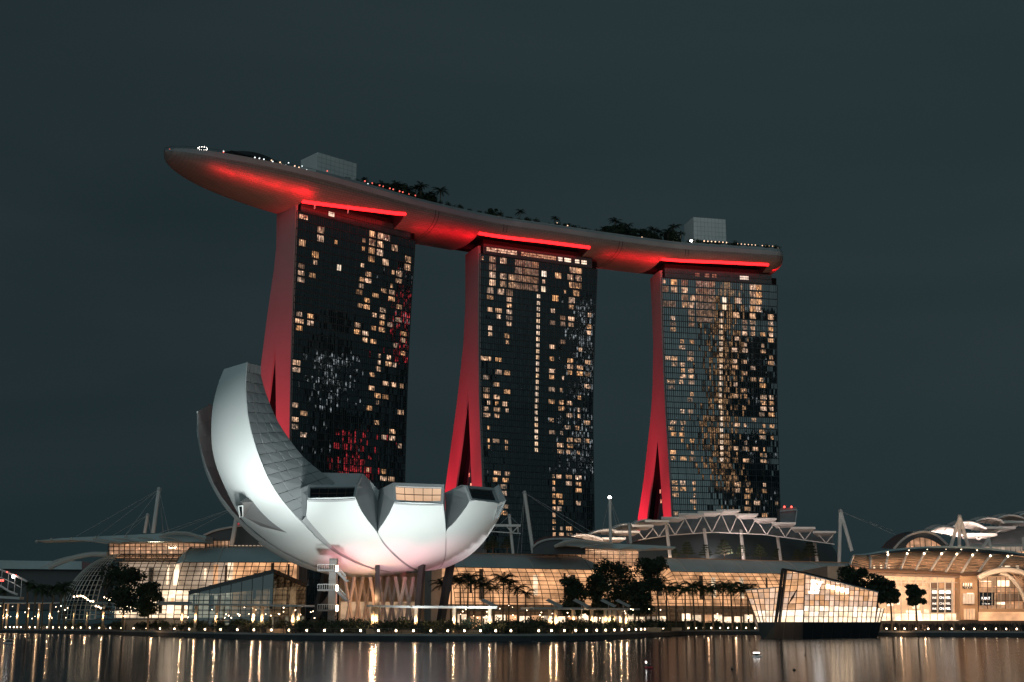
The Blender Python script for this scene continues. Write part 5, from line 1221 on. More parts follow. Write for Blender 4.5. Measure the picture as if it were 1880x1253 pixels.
for k in range(6):
    b = MB(); b.tube(spline([at(x + k * 4 + 3, y - k * .7, 370 + k * 2.2) for x, y in [(1850, 1050), (1866, 1062), (1880, 1078), (1895, 1100)]], 4), .16, 4); b.build('arch_slat', M['slat'], rb)
b = MB(); b.box(V((at(1770, 1100, 395).x, 412, 11)), 84, 38, 19); b.build('rear_hall', M['concrete'], rb)
# upper right: lit dome, crescents, truss and A-shaped mast
ud = thing('domed_hall', at(1700, 1007, 405), 'dark arched roof with an amber glass front above the ribbed canopy', 'hall')
arcp = spline([at(x, y, 400) for x, y in [(1641, 1008), (1654, 994), (1670, 983), (1690, 977), (1706, 978), (1722, 985), (1740, 1001)]], 6)
inn_ = spline([at(x, y, 400) for x, y in [(1661, 1008), (1667, 998), (1677, 991), (1690, 987), (1704, 988.5), (1718, 994), (1735, 1005)]], 6)
b = MB(); b.grid([arcp, inn_]); b.grid([arcp, [p + V((0, 14, 1)) for p in arcp]]); b.build('roof_shell', M['dark_roof'], ud, smooth=True)
b = MB(); b.tube(arcp, .4, 6); b.build('rim', M['steel'], ud)
b = MB(); b.face(*([p + V((0, 1.5, 0)) for p in inn_])); b.build('glass_front', M['attic_warm'], ud)
for i in range(1, 8):
    b = MB(); p = inn_[int(i / 8 * (len(inn_) - 1))]; b.bar(V((p.x, 400.8, at(1690, 1008, 400).z)), V((p.x, 400.8, p.z)), .18); b.build('mullion', M['frame_brown'], ud)
cn2 = thing('theatre_roof', at(1830, 1010, 430), 'second theatre roof at the far right with pale crescent canopies', 'roof')
for i, (tp, bt_) in enumerate((([(1707, 975.5), (1722, 968), (1737, 966.5), (1754, 971), (1772, 983)], [(1707, 975.5), (1730, 976), (1750, 979), (1765, 983), (1772, 984)]),
                               ([(1749, 966.5), (1764, 960), (1781, 958.5), (1796, 963), (1811, 971)], [(1749, 966.5), (1768, 966.5), (1788, 969), (1802, 972), (1811, 972.5)]),
                               ([(1791, 958), (1806, 952.5), (1822, 951.5), (1836, 955), (1844, 961)], [(1791, 958), (1810, 957.5), (1828, 959.5), (1840, 962), (1844, 962)]),
                               ([(1832, 951.5), (1846, 947), (1862, 946.5), (1880, 952), (1895, 958)], [(1832, 951.5), (1850, 951.5), (1866, 953), (1882, 956), (1895, 959)]),
                               ([(1872, 946), (1886, 942), (1905, 942), (1925, 950)], [(1872, 946), (1890, 946), (1908, 948), (1925, 951)]))):
    crescent(cn2, (tp, bt_), 424 + i * 4)
for x0, x1, y, Y in ((1776, 1831, 981.5, 428), (1810, 1865, 969, 432), (1844, 1900, 958.5, 436)):
    b = MB(); A, B = at(x0, y, Y), at(x1, y, Y); b.hexa([A - UP * .4, B - UP * .4, B + V((-1, 8, -1)), A + V((1, 8, -1))], [A + UP * .4, B + UP * .4, B + V((-1, 8, -.4)), A + V((1, 8, -.4))]); b.build('canopy_slab', M['canopy_white'], cn2)
    xm = x0 + 20
    for sx in (-8, 16): b = MB(); b.tube([at(xm, y + 9, Y + 4), at(xm + sx, y + 1, Y + 4)], .28, 6); b.build('strut', M['canopy_white'], cn2)
b = MB(); b.grid([[at(x, y, 446) for x, y in ((1780, 984), (1800, 986), (1830, 980), (1860, 970), (1960, 960))], [at(x, y, 436) for x, y in ((1776, 1000), (1800, 1001), (1830, 1000.5), (1860, 1000), (1960, 1000))]]); b.build('theatre_shell', M['theatre_wall'], cn2, smooth=True)
b = MB(); b.bar(at(1776, 1004, 420), at(1960, 1004, 420), 4, 1.4); b.build('terrace_edge', M['pale_wall'], cn2)
for x in range(1806, 1960, 9): b = MB(); b.box(at(x, 1008.5, 418), 1.35, .3, 1.5); b.build('terrace_window', M['hall_pale'], cn2)
for x in range(1822, 1960, 12): b = MB(); b.box(at(x, 1016, 404), 1.7, .3, .9); b.build('terrace_window', M['hall_warm'], cn2)
for x0, y0, x1, y1 in ((1815, 988, 1820, 1012), (1815, 989, 1802, 1010), (1879, 988, 1880, 1010)): b = MB(); b.tube([at(x1, y1, 402), at(x0, y0, 404)], .5, 6); b.build('column', M['canopy_white'], cn2)
p = at(1790, 1004, 424); area(p, at(1790, 965, 434), 7000, 30, 2, (1, .8, .7))
mast((1762, 949), [(1745, 1006), (1761, 1007.5), (1779, 1008.5)], 398, 'three legged pale mast in front of the crescent canopies at the far right', [], .55)
# warm light on the front of the block from its own canopy
p = at(1680, 1053, 366); area(p, at(1720, 1110, 372), 500, 34, 1, (1, .62, .36))
p = at(1830, 1053, 362); area(p, at(1800, 1100, 372), 800, 20, 1, (1, .62, .36))
p = at(1730, 1066, 356); area(p, at(1730, 1018, 384), 12000, 52, 1, (1, .62, .36))
# ---------------------------------------------------------------- promenade: lamps, shelters, planting, people, boats
LAMPX = [2,10,18,25,31,38,54,64,75,86,97,108,120,133,148,164.5,182,202,222.5,245,269,293.5,320,347,376,404.6,435.5,466,498,530,563,595.6,628,661.7,694.6,727,759,791,822,852.6,882,910,938,989,1012.5,1036,1057,1077,1095.6,1112,1128,1142,1154.5,1167.6,1177,1184,1193,1203,1210.5,1217.6,1228,1239.4,1251,1264,1278,1292,1306,1322,1337,1353,1370,1387,1628,1644,1661,1682,1704.6,1726,1748,1769,1789.4,1809.6,1829,1848,1867]
def inland(px, d):
    p = shore_at(px); q = V((p.x, p.y, 0)).normalized(); return V((p.x + q.x * d, p.y + q.y * d, PROM))
lp0 = thing('quay_lamp', inland(LAMPX[0], .8), 'small glowing bollard lamp on the edge of the dark quay', 'lamp', 'bollard lamps along the quay edge')
b0 = V(lp0['base'])
b = MB(); b.tube([b0, b0 + UP * .45], .12, 8); b.build('post', M['dark_metal'], lp0)
b = MB(); b.ball(b0 + UP * .66, .2, 8, 6); b.build('globe', M['lamp_warm'], lp0, smooth=True)
for x in LAMPX[1:]: copy_thing(lp0, inland(x, .8), 0, 1.0)
# railing along the water
rl = thing('quay_railing', inland(900, .4), 'thin dark railing running along the quay edge above the water', 'railing')
b = MB()
for L in (SH, SR):
    pts = [V((p.x, p.y + .35, PROM)) for p in L]
    for h in (.35, .7, 1.05): b.tube([p + UP * h for p in pts], .03, 3)
    for p, q in zip(pts, pts[1:]):
        for t_ in (0, .5): e = p.lerp(q, t_); b.bar(e, e + UP * 1.05, .06)
b.build('railing', M['dark_metal'], rl, kind='stuff')
b = MB()
for L in (SH, SR):
    b.grid([[V((p.x, p.y - .12, PROM - .35)) for p in L], [V((p.x, p.y - .12, PROM + .06)) for p in L], [V((p.x, p.y + .6, PROM + .06)) for p in L]])
o = b.build('quay_kerb', M['concrete'], kind='structure')
# walkway shelters on lit columns
M['column_pale'] = mat('column_pale', (.62, .50, .38), .6)
def shelter(label, roof, cols, Ydist, zroof):
    px0, px1 = roof[0][0], roof[-1][0]
    t_ = thing('walkway_shelter', inland((px0 + px1) / 2, Ydist), label, 'shelter', 'long shelters over the waterfront walk')
    b = MB(); tp = []
    for x, y in roof: p = inland(x, Ydist); tp.append(V((p.x, p.y, at(x, y, p.y).z)))
    for p, q in zip(tp, tp[1:]): b.bar(p, q + (q - p) * .002, 4.2, .42)
    b.build('roof', M['pale_wall'], t_)
    b = MB(); b.tube([p - V((0, 2.2, .1)) for p in tp], .13, 5); b.build('gutter', M['steel'], t_)
    for x in cols:
        p = inland(x, Ydist - .3); zt = interp([(q[0], r.z) for q, r in zip(roof, tp)], x) - .2
        b = MB(); b.tube([p, V((p.x, p.y, zt))], .40, 8); b.build('column', M['column_pale'], t_, smooth=True)
        ld = bpy.data.lights.new('column_light', 'POINT'); lo = bpy.data.objects.new('column_light', ld); COL.objects.link(lo)
        ld.energy = 420; ld.color = (1, .60, .30); ld.shadow_soft_size = .12; lo.location = (p.x, p.y - .95, PROM + .25 + (zt - PROM) * .5)
shelter('long pale walkway shelter on amber lit columns at the left end of the quay', [(-60, 1108), (60, 1107.5), (170, 1107), (340, 1110), (450, 1111), (560, 1113)], [3, 11, 30, 49, 69, 90, 134, 158, 188, 227, 333, 358, 396, 464, 480, 537, 547], 9, 0)
shelter('pale walkway shelter in front of the museum legs, on a few amber lit columns', [(680, 1113), (760, 1115), (860, 1115.5), (912, 1116)], [684, 691, 763, 833, 899], 9, 0)
shelter('walkway shelter standing before the dark round trees to the right of the museum palms', [(968, 1117), (1060, 1118), (1160, 1119)], [1010, 1021, 1053, 1087, 1112, 1120, 1128, 1139, 1150], 12, 0)
# small tilted sun sails behind the shelter
for i, x in enumerate((898, 1018, 1068, 1118, 1145)):
    p = inland(x, 16); z = at(x, 1108, p.y).z
    t_ = thing('sun_sail', p, ['small tilted grey sun sail at the left beside the palms', 'small tilted grey sun sail left of the low dark tree', 'small tilted grey sail between two dark trees', 'small tilted grey sail under the biggest dark tree', 'small bright lit sail at the right end of the shelter'][i], 'sun sail', 'tilted sun sails')
    b = MB(); w = 1.9; c = V((p.x, p.y, z)); f = [c + V((-w, -1, .6)), c + V((w * .6, -1.4, -.9)), c + V((w, 1, -.5)), c + V((-w * .6, 1.2, 1.0))]; b.hexa([q - UP * .06 for q in f], f); b.build('sail', M['pale_wall'], t_)
    b = MB(); b.bar(p, c, .12); b.build('pole', M['steel'], t_)
# planters
for x, w, hh in ((372, 6, .9), (520, 7, .9), (700, 6, .9), (745, 5, .8), (860, 5, .8), (1180, 9, 1.0), (1225, 8, .9)):
    p = inland(x, 7.0); b = MB(); b.box(p + UP * hh / 2, w, 1.4, hh); o = b.build('planter', M['tan_wall'], origin=p)
    tag(o, 'low tan planter wall in the dark planting ' + {372: 'left of the glass kiosk corner', 520: 'in front of the glass kiosk', 700: 'at the museum legs', 745: 'in front of the lattice columns', 860: 'beside the rightmost museum leg', 1180: 'below the tallest tree', 1225: 'at the left end of the palm row'}[x], 'planter', 'planters on the promenade')
# glass kiosk left of the museum stair
kk = thing('glass_kiosk', at(460, 1120, 340), 'dark glass pavilion with a low pointed roof standing before the lit mall', 'pavilion')
K0, K1, K2, K3 = at(345, 1116, 335), at(337, 1089, 335), at(497, 1051, 340), at(548, 1075, 352)
g0, g1 = V((K0.x, K0.y, PROM)), at(500, 1118, 333); g1.z = PROM; g2 = at(560, 1118, 352); g2.z = PROM
b = MB(); b.face(g0, g1, V((g1.x, g1.y, K2.z - .4)), V((g0.x, g0.y, K1.z - .3))); b.face(g1, g2, V((g2.x, g2.y, K3.z)), V((g1.x, g1.y, K2.z - .4))); b.build('glazing', M['tint_glass'], kk)
T0, T1_, T2_ = V((g0.x, g0.y, K1.z)), V((g1.x, g1.y, K2.z)), V((g2.x, g2.y, K3.z))
b = MB(); b.bar(T0, T1_, .4, 1.0); b.bar(T1_, T2_, .4, 1.0); b.face(T0, T1_, T2_, T0 + V((4, 14, 0))); b.build('roof', M['dark_metal'], kk)
for i in range(9):
    b = MB(); t_ = i / 8; p = g0.lerp(g1, t_); b.bar(p, V((p.x, p.y, T0.lerp(T1_, t_).z)), .16); b.build('mullion', M['dark_metal'], kk)
for i in range(1, 4):
    b = MB(); z = i * 2.6 + PROM; tt = max(0, min(1, (z - T0.z) / (T1_.z - T0.z))); b.bar(g0.lerp(g1, tt) + UP * (z - PROM), g1 + UP * (z - PROM), .12); b.build('transom', M['dark_metal'], kk)
rn = random.Random(31)
for i in range(9):
    b = MB(); p = g0.lerp(g1, rn.uniform(.3, 1)) + V((1, rn.uniform(2, 5), rn.uniform(.8, 3))); b.box(p, rn.uniform(.5, 2.2), .2, rn.uniform(.25, .6)); b.build('inside_light', M[rn.choice(['hall_bright', 'hall_warm', 'hall_warm'])], kk)
# string of bulbs on the terrace beside the glass end
rn = random.Random(5)
def bulb(x, y, Y, label, grp, r=.22, mt='lamp_warm'):
    p = at(x, y, Y); b = MB(); b.ball(p, r, 6, 4); o = b.build('string_light', M[mt], origin=p); tag(o, label, 'lamp', grp)
for x, y in [(136,1096),(142,1095),(148,1094.5),(153,1095.5),(157,1098),(161,1101.5),(166,1104),(171,1104.5)]: bulb(x, y, 366, 'one of the white bulbs strung in an arc beside the glass end of the mall', 'bulbs strung beside the glass end')
for x, y in [(176,1113),(181,1114.5),(185,1117),(192,1097),(197,1099),(201,1102),(205,1098)]: bulb(x, y, 364, 'one of the white bulbs hanging under the round dark tree', 'bulbs hanging under the dark tree')
for x, y in [(233,1114.5),(241,1115.5),(248,1117),(259,1117)]: bulb(x, y, 362, 'one of the warm bulbs between the dark tree and the bright shop', 'bulbs by the bright shop')
for i in range(90):
    x = rn.uniform(845, 1000) if i < 22 else rn.uniform(0, 130) if i < 42 else rn.uniform(360, 580) if i < 70 else rn.uniform(1000, 1390); bulb(x, rn.uniform(1112, 1136), (285 if 280 < x < 640 else 292 if x > 1000 else 345) if i > 41 else 345, 'tiny warm light among the planting behind the walkway', 'tiny lights in the planting', rn.uniform(.06, .13))
# helix bridge end at the far left
hb = thing('curved_footbridge', at(10, 1075, 330), 'end of a curved tubular footbridge with red and white lights at the far left edge', 'bridge')
for pts, r in (([(-30, 1037), (0, 1046), (20, 1054), (36, 1061), (50, 1068)], .28), ([(-30, 1062), (0, 1076), (15, 1085), (32, 1092)], .28), ([(-30, 1050), (0, 1060), (22, 1070), (40, 1080)], .12)):
    b = MB(); b.tube(spline([at(x, y, 330) for x, y in pts], 4), r, 6); b.build('tube', M['steel'], hb)
for x in (-8, 4, 16, 28, 40):
    b = MB(); b.bar(at(x, 1046 + x * .42, 330), at(x - 2, 1076 + x * .5, 330), .12); b.build('hanger', M['steel'], hb)
for x, y, m_, r in ((24.5, 1059, 'lamp_white', .42), (29.5, 1057, 'lamp_red', .2), (13, 1050.5, 'lamp_red', .2)): b = MB(); b.ball(at(x, y, 329), r, 6, 4); b.build('light', M[m_], hb)
b = MB(); b.box(at(1, 1066, 331), 1.6, .2, .5); b.build('red_sign', M['lamp_red'], hb)
b = MB(); b.bar(at(-40, 1094, 331), at(40, 1099, 331), 3, .6); b.build('walkway', M['pale_wall'], hb)
# crowd on the right hand quay and along the front: too many and too small to tell apart
def person(b, p, h, rn):
    a = rn.uniform(0, 6.28); s_ = V((math.cos(a), math.sin(a), 0)) * .11 * h / 1.7
    for k in (1, -1): b.tube([p + s_ * k, p + s_ * k + UP * h * .47], .075, 5)
    b.tube([p + UP * h * .45, p + UP * h * .66, p + UP * h * .82], .17, 6, .13)
    for k in (1, -1): b.tube([p + s_ * 2 * k + UP * h * .80, p + s_ * 2.4 * k + UP * h * .5], .05, 4)
    b.ball(p + UP * h * .93, h * .068, 6, 4)
M['crowd'] = mat('crowd', (.07, .06, .06), .8, noise=.7, nscale=1.5)
rn = random.Random(8); b = MB()
for i in range(330): person(b, inland(rn.uniform(1622, 1900), rn.uniform(2, 16)) + UP * rn.uniform(0, .5), rn.uniform(1.55, 1.85), rn)
tag(b.build('crowd', M['crowd']), 'dense dark crowd of people standing on the right hand quay before the lit shops', 'crowd', kind='stuff')
b = MB()
for i in range(90): person(b, inland(rn.uniform(1000, 1240) if i < 45 else rn.uniform(420, 560) if i < 70 else rn.uniform(0, 420), rn.uniform(2, 7)), rn.uniform(1.55, 1.85), rn)
tag(b.build('crowd', M['crowd']), 'scattered dark figures strolling along the quay walk', 'crowd', kind='stuff')
# boats and buoys
def hullmb(c, L, w, h, ax=V((1, 0, 0))):
    b = MB(); ay = UP.cross(ax); rows = []
    for t_, k in ((-.5, .55), (-.3, .9), (0, 1), (.3, .85), (.46, .35), (.5, .05)):
        rows.append([c + ax * t_ * L + ay * w / 2 * k + UP * h, c + ax * t_ * L + ay * w / 2.6 * k - UP * .1, c + ax * t_ * L - ay * w / 2.6 * k - UP * .1, c + ax * t_ * L - ay * w / 2 * k + UP * h])
    b.grid(rows, close=True); b.face(*rows[0]); return b
def boat(px, py, label, L, w, h, mt, lit):
    p = atz(px, py, 0); t_ = thing('small_boat', p, label, 'boat'); hullmb(p, L, w, h, V((-1, 0, 0))).build('hull', M[mt], t_)
    b = MB(); b.box(p + UP * (h + L * .14), L * .4, w * .7, L * .28); b.build('cabin', M['pav_base'], t_)
    b = MB(); b.box(p + UP * (h + L * .31), L * .62, w * .9, L * .05); b.build('canopy', M[lit], t_)
    return t_, p
boat(1389, 1206, 'small white boat with a lit canopy crossing the water before the glass pavilion', 1.0, .42, .1, 'white_paint', 'lamp_white')
boat(15, 1182, 'pale boat moored on the water at the far left under the quay', 1.5, .6, .2, 'steel', 'steel')
t_, p = boat(1191, 1227, 'dark boat with a red stern and a white light on its mast', 0.62, .3, .12, 'lamp_red', 'pav_base')
M['boat_red'] = mat('boat_red', (.35, .02, .03), .5)
for c_ in t_.children:
    if c_.name.startswith('hull'): c_.data.materials[0] = M['boat_red']
b = MB(); b.bar(p + V((-.2, 0, .1)), p + V((-.2, 0, .42)), .04); b.build('mast', M['dark_metal'], t_); b = MB(); b.ball(p + V((-.2, 0, .46)), .06, 6, 4); b.build('light', M['lamp_white'], t_)
for i, (x, y) in enumerate(((1344, 1229), (1458, 1231), (1478, 1204), (1789, 1173))):
    p = atz(x, y, 0); t_ = thing('buoy', p, ['small round dark buoy to the left of the white boat', 'low dark buoy lying flat in the water below the glass pavilion', 'dark buoy just right of the white boat', 'dark buoy close under the right hand quay'][i], 'buoy', 'dark buoys in the bay')
    b = MB(); b.ball(p + UP * .04, .11 if i != 1 else .14, 8, 6, sz=.9 if i != 1 else .4); b.build('float', M['pav_base'], t_, smooth=True)
    b = MB(); b.tube([p + UP * .08, p + UP * .2], .02, 5); b.build('eye', M['dark_metal'], t_)
# ---------------------------------------------------------------- vegetation
def leaf_cloud(b, c, rx, ry, rz, n, size, rn, shell=.55):
    for _ in range(n):
        while True:
            p = V((rn.uniform(-1, 1), rn.uniform(-1, 1), rn.uniform(-1, 1)))
            if shell < p.length < 1: break
        q = c + V((p.x * rx, p.y * ry, p.z * rz)); s_ = size * rn.uniform(.6, 1.3)
        u = V((rn.uniform(-1, 1), rn.uniform(-1, 1), rn.uniform(-1, 1))).normalized(); v = u.cross(V((rn.uniform(-1, 1), rn.uniform(-1, 1), rn.uniform(-.4, 1)))).normalized()
        b.face(q - u * s_, q - v * s_ * .45, q + u * s_, q + v * s_ * .45)
def tree_parts(kind, seed, H, Rr):
    """returns (trunk MB, crown MB) around the origin"""
    rn = random.Random(seed); tr, cr = MB(), MB()
    if kind == 'round':
        th_ = H - Rr * 1.35; tr.tube([V((0, 0, 0)), V((.1, 0, th_ * .6)), V((0, .1, H - Rr))], .32, 7, .16)
        for k in range(7):
            a = k * .9 + rn.random(); e = V((math.cos(a) * Rr * .6, math.sin(a) * Rr * .6, H - Rr * rn.uniform(.5, 1.2))); tr.tube([V((0, 0, th_ * .8)), V((e.x * .4, e.y * .4, lerp(th_, e.z, .6))), e], .13, 5, .04)
        Rv = max(Rr * .9, H * .40) if H < 3.6 * Rr else Rr * 1.05
        for k in range(26):
            a = rn.uniform(0, 6.28); rad = Rr * rn.uniform(.1, .72); zz = H - Rv + rn.uniform(-.7, .72) * Rv
            s_ = Rr * rn.uniform(.26, .42); leaf_cloud(cr, V((math.cos(a) * rad, math.sin(a) * rad, zz)), s_ * 1.15, s_ * 1.15, s_ * .85, 150, .46, rn, .2)
    elif kind == 'tier':
        tr.tube([V((0, 0, 0)), V((0, 0, H * .95))], .22, 6, .07)
        for k in range(5):
            z = H * (.38 + .14 * k); r_ = Rr * (1 - .17 * k)
            for j in range(7):
                a = j * .9 + k; e = V((math.cos(a) * r_, math.sin(a) * r_, z + .3)); tr.tube([V((0, 0, z - .3)), e], .06, 4, .03)
                leaf_cloud(cr, e * .75 + UP * z * .25, r_ * .42, r_ * .42, .35, 38, .3, rn, 0)
    elif kind == 'palm':
        lean = rn.uniform(-.5, .5); top = V((lean, 0, H)); tr.tube([V((0, 0, 0)), V((lean * .3, 0, H * .5)), top], .26, 7, .17)
        for k in range(18):
            a = k * 2 * math.pi / 18 + rn.uniform(-.2, .2); L = Rr * rn.uniform(.85, 1.15); up_ = rn.uniform(.15, 1.9); d = V((math.cos(a), math.sin(a), 0)); pts = []
            for j in range(7):
                t_ = j / 6; pts.append(top + d * L * t_ + UP * (L * up_ * .75 * t_ - L * (.75 + up_ * .2) * t_ * t_ * .9))
            sd_ = d.cross(UP)
            for j in range(6):
                w0, w1 = L * .25 * math.sin(math.pi * (j / 6 * .8 + .15)), L * .25 * math.sin(math.pi * ((j + 1) / 6 * .8 + .12))
                for s_ in (1, -1):
                    for m_ in range(3):
                        p = pts[j].lerp(pts[j + 1], m_ / 3); q = pts[j].lerp(pts[j + 1], (m_ + .95) / 3); w = lerp(w0, w1, m_ / 3)
                        cr.face(p, q, q + sd_ * s_ * w + (q - p) * .9 - UP * w * .55)
    elif kind == 'shrub':
        tr.tube([V((0, 0, 0)), V((0, 0, H * .5))], .07, 5, .03)
        for k in range(6):
            a = rn.uniform(0, 6.28); leaf_cloud(cr, V((math.cos(a) * Rr * .5, math.sin(a) * Rr * .5, H * rn.uniform(.35, .7))), Rr * .5, Rr * .5, H * .33, 55, .2, rn, .1)
    return tr, cr
PROTO = {}
def proto(kind, seed, H, Rr, mt):
    key = (kind, seed)
    if key not in PROTO:
        tr, cr = tree_parts(kind, seed, H, Rr); ms = []
        for nm, q, m_ in (('trunk', tr, 'bark'), ('crown', cr, mt)):
            me = bpy.data.meshes.new(nm); me.from_pydata([tuple(p) for p in q.v], [], q.f); me.materials.append(M[m_]); me.update(); ms.append(me)
        PROTO[key] = ms
    return PROTO[key]
def plant(name, kind, seed, H, Rr, mt, loc, label, cat, group=None, sc=1, rz=0):
    ms = proto(kind, seed, H, Rr, mt); t_ = thing(name, loc, label, cat, group); t_.scale = (sc, sc, sc); t_.rotation_euler = (0, 0, rz)
    for nm, me in zip(('trunk', 'crown'), ms):
        o = bpy.data.objects.new(nm, me); COL.objects.link(o); o.parent = t_
    return t_
def ground_at(px, Y): p = at(px, 1130, Y); return V((p.x, Y, PROM))
rn = random.Random(99)
ORD = ['first', 'second', 'third', 'fourth', 'fifth', 'sixth', 'seventh', 'eighth', 'ninth', 'tenth', 'eleventh', 'twelfth', 'thirteenth', 'fourteenth']
SEEN = {}
# large trees on the promenade: (px, py of crown top, Y, crown radius px, label)
BIG = [(226, 1033, 350, 46, 'big round black tree in front of the curved glass end of the mall'), (272, 1066, 345, 30, 'low wide dark tree at the right foot of the big round one'),
       (1050, 1055, 345, 32, 'small round dark tree at the left of the dark tree cluster'), (1098, 1048, 352, 30, 'dense black tree second from the left in the dark cluster'),
       (1135, 1016, 362, 42, 'tallest wide dark tree covering the amber attic of the mall'), (1195, 1018, 358, 34, 'tall dark tree at the right of the cluster with its trunk showing'),
       (1172, 1062, 350, 30, 'loose leaved tree between the tall trunk and the shelter'),
       (1572, 1036, 345, 30, 'dark round tree standing behind the glass pavilion roof'), (1612, 1050, 340, 27, 'dark tree right behind the lower end of the glass pavilion'),
       (1636, 1066, 346, 20, 'thin leaved tree with amber light behind it, right of the glass pavilion'), (1682, 1073, 344, 19, 'small round dark tree alone before the bright glass wall')]
for i, (x, y, Y, r, lab) in enumerate(BIG):
    H = at(x, y, Y).z - PROM; Rr = r / (FOC / Y)
    plant('broadleaf_tree', 'round', 300 + i, H, Rr, 'leaf_dark', ground_at(x, Y), lab, 'tree', 'broadleaf trees on the promenade')
# palms
PALMS = [(812,1067,345),(828,1058,350),(846,1062,346),(858,1056,352),(872,1063,344),(888,1068,347),(905,1073,345),(923,1057,348),(934,1066,350),(950,1074,344),(964,1082,347)]
for i, (x, y, Y) in enumerate(PALMS): H = at(x, y + 8, Y).z - PROM; plant('palm_tree', 'palm', 400 + i % 4, 12, 3.4, 'leaf_dark', ground_at(x, Y), 'dark palm before the amber glass right of the museum, ' + ORD[i] + ' from the museum', 'palm', 'palms beside the museum', H / 12, i * 1.3)
for i, x in enumerate((1210, 1224, 1241, 1258, 1275, 1292, 1309, 1327, 1344, 1360, 1374)): H = at(x, 1078 + (i * 37 % 7), 360).z - PROM; plant('palm_tree', 'palm', 410 + i % 4, 10, 3.6, 'leaf', ground_at(x, 360 + i % 3), 'palm before the mall shops, ' + ORD[i] + ' from left in the row ending at the pavilion', 'palm', 'row of palms left of the pavilion', H / 10, i * 1.7)
for i, (x, y) in enumerate(((50, 1068), (62, 1074), (95, 1076), (108, 1072), (118, 1080), (4, 1082), (78, 1082))): H = at(x, y + 6, 352).z - PROM; plant('palm_tree', 'palm', 420 + i % 3, 10, 3.0, 'leaf', ground_at(x, 352), 'small palm by the curved footbridge, ' + ['second', 'third', 'fifth', 'sixth', 'last', 'first', 'fourth'][i] + ' from the left', 'palm', 'palms at the far left', H / 10, i)
# tiered trees on the roof terraces
for i, (x, yt, yb) in enumerate(((1262, 996, 1029), (1296, 1001, 1030), (1330, 992, 1031), (1362, 1002, 1032), (1396, 1001, 1033), (1428, 1008, 1034), (1465, 1010, 1036), (1488, 997, 1036), (1240, 1008, 1028))):
    Y = mline(x).y + 5 + i % 2 * 3; p = at(x, yb + 1, Y); H = at(x, yt, Y).z - p.z
    plant('tiered_tree', 'tier', 430 + i % 3, 8, 3.4, 'leaf', p, 'layered little tree on the terrace below the V struts, ' + ['second', 'third', 'fourth', 'fifth', 'sixth', 'seventh', 'eighth', 'ninth', 'first'][i] + ' from the left', 'tree', 'trees on the roof terrace', H / 8, i)
for i, (x, yt, yb) in enumerate(((905, 985, 1015), (931, 987, 1016), (893, 996, 1015))):
    Y = mline(x).y + 6; p = at(x, yb + 1, Y); H = at(x, yt, Y).z - p.z
    plant('tiered_tree', 'tier', 430 + i % 3, 8, 3.0, 'leaf', p, 'layered little tree on the mall roof, ' + ['middle one of three', 'rightmost of three', 'leftmost of three'][i] + ' beside the museum petal', 'tree', 'roof trees beside the museum', H / 8, i)
# shrubs along the walk
def ground_d(px, d): return inland(px, d)
for i in range(190):
    if i < 60: x = rn.uniform(300, 690)
    elif i < 90: x = rn.uniform(690, 880)
    elif i < 140: x = rn.uniform(880, 1120)
    elif i < 170: x = rn.uniform(1120, 1400)
    else: x = rn.uniform(120, 300)
    d = rn.uniform(3.5, 15); 
    plant('shrub', 'shrub', 440 + i % 5, 2.4, 1.7, 'leaf_dark', ground_d(x, d), 'dark leafy shrub in the planting behind the quay lamps', 'shrub', 'shrubs along the quay walk', rn.uniform(.8, 1.5), i)
# hedge rows behind (clipped masses)
hedge_where = {(570, 690): 'under the museum bowl by the stair', (690, 800): 'at the foot of the lattice columns', (905, 1000): 'in front of the museum palms', (1000, 1100): 'before the left trees of the dark cluster', (1150, 1280): 'at the left part of the palm row', (1280, 1385): 'at the right part of the palm row'}
for (x0, x1), w in hedge_where.items():
    p, q = inland(x0, 17), inland(x1, 17); b = MB(); L = (q - p).length; r2 = random.Random(x0)
    for k in range(int(L * 75)):
        t_ = r2.random(); leaf_cloud(b, p.lerp(q, t_) + V((0, r2.uniform(-.8, .8), r2.uniform(.3, 2.5))), .5, .5, .4, 1, .24, r2, 0)
    h_ = thing('hedge', p.lerp(q, .5), 'long dark clipped hedge ' + w, 'hedge', 'clipped hedges on the promenade')
    b.build('foliage', M['leaf_dark'], h_); b = MB(); b.bar(p + UP * 1.1, q + UP * 1.1, 1.5, 2.2); b.build('branches', M['leaf_dark'], h_)
# planting and lights on the sky deck
def deck_at(px, back, zoff=0.0):
    """deck point in photo column px, back metres behind the near edge"""
    best, bk = None, 1e9
    for k in range(171):
        c, d, n = frame(k); q = c + n * (halfw(k * DS) - back); q.z = ZD + zoff; e = abs(proj(q)[0] - px)
        if e < bk: best, bk = q, e
    return best
DP = [(668, 8, 6), (690, 9, 6), (700, 12, 8), (712, 10, 7), (724, 9, 9), (738, 12, 10), (750, 10, 8), (762, 10, 10), (775, 9, 11), (786, 11, 9), (796, 8, 7), (806, 10, 12), (850, 6, 4), (904, 8, 7), (918, 8, 5), (938, 7, 4), (953, 8, 8), (972, 7, 4), (1022, 8, 7), (1038, 8, 5), (1055, 7, 4), (1072, 7, 4),
      (1107, 9, 6), (1118, 10, 8), (1130, 9, 11), (1142, 10, 8), (1153, 11, 10), (1164, 9, 8), (1176, 10, 6), (1190, 9, 7), (1202, 11, 10), (1214, 10, 9), (1225, 9, 9), (1238, 10, 12), (1250, 11, 9)]
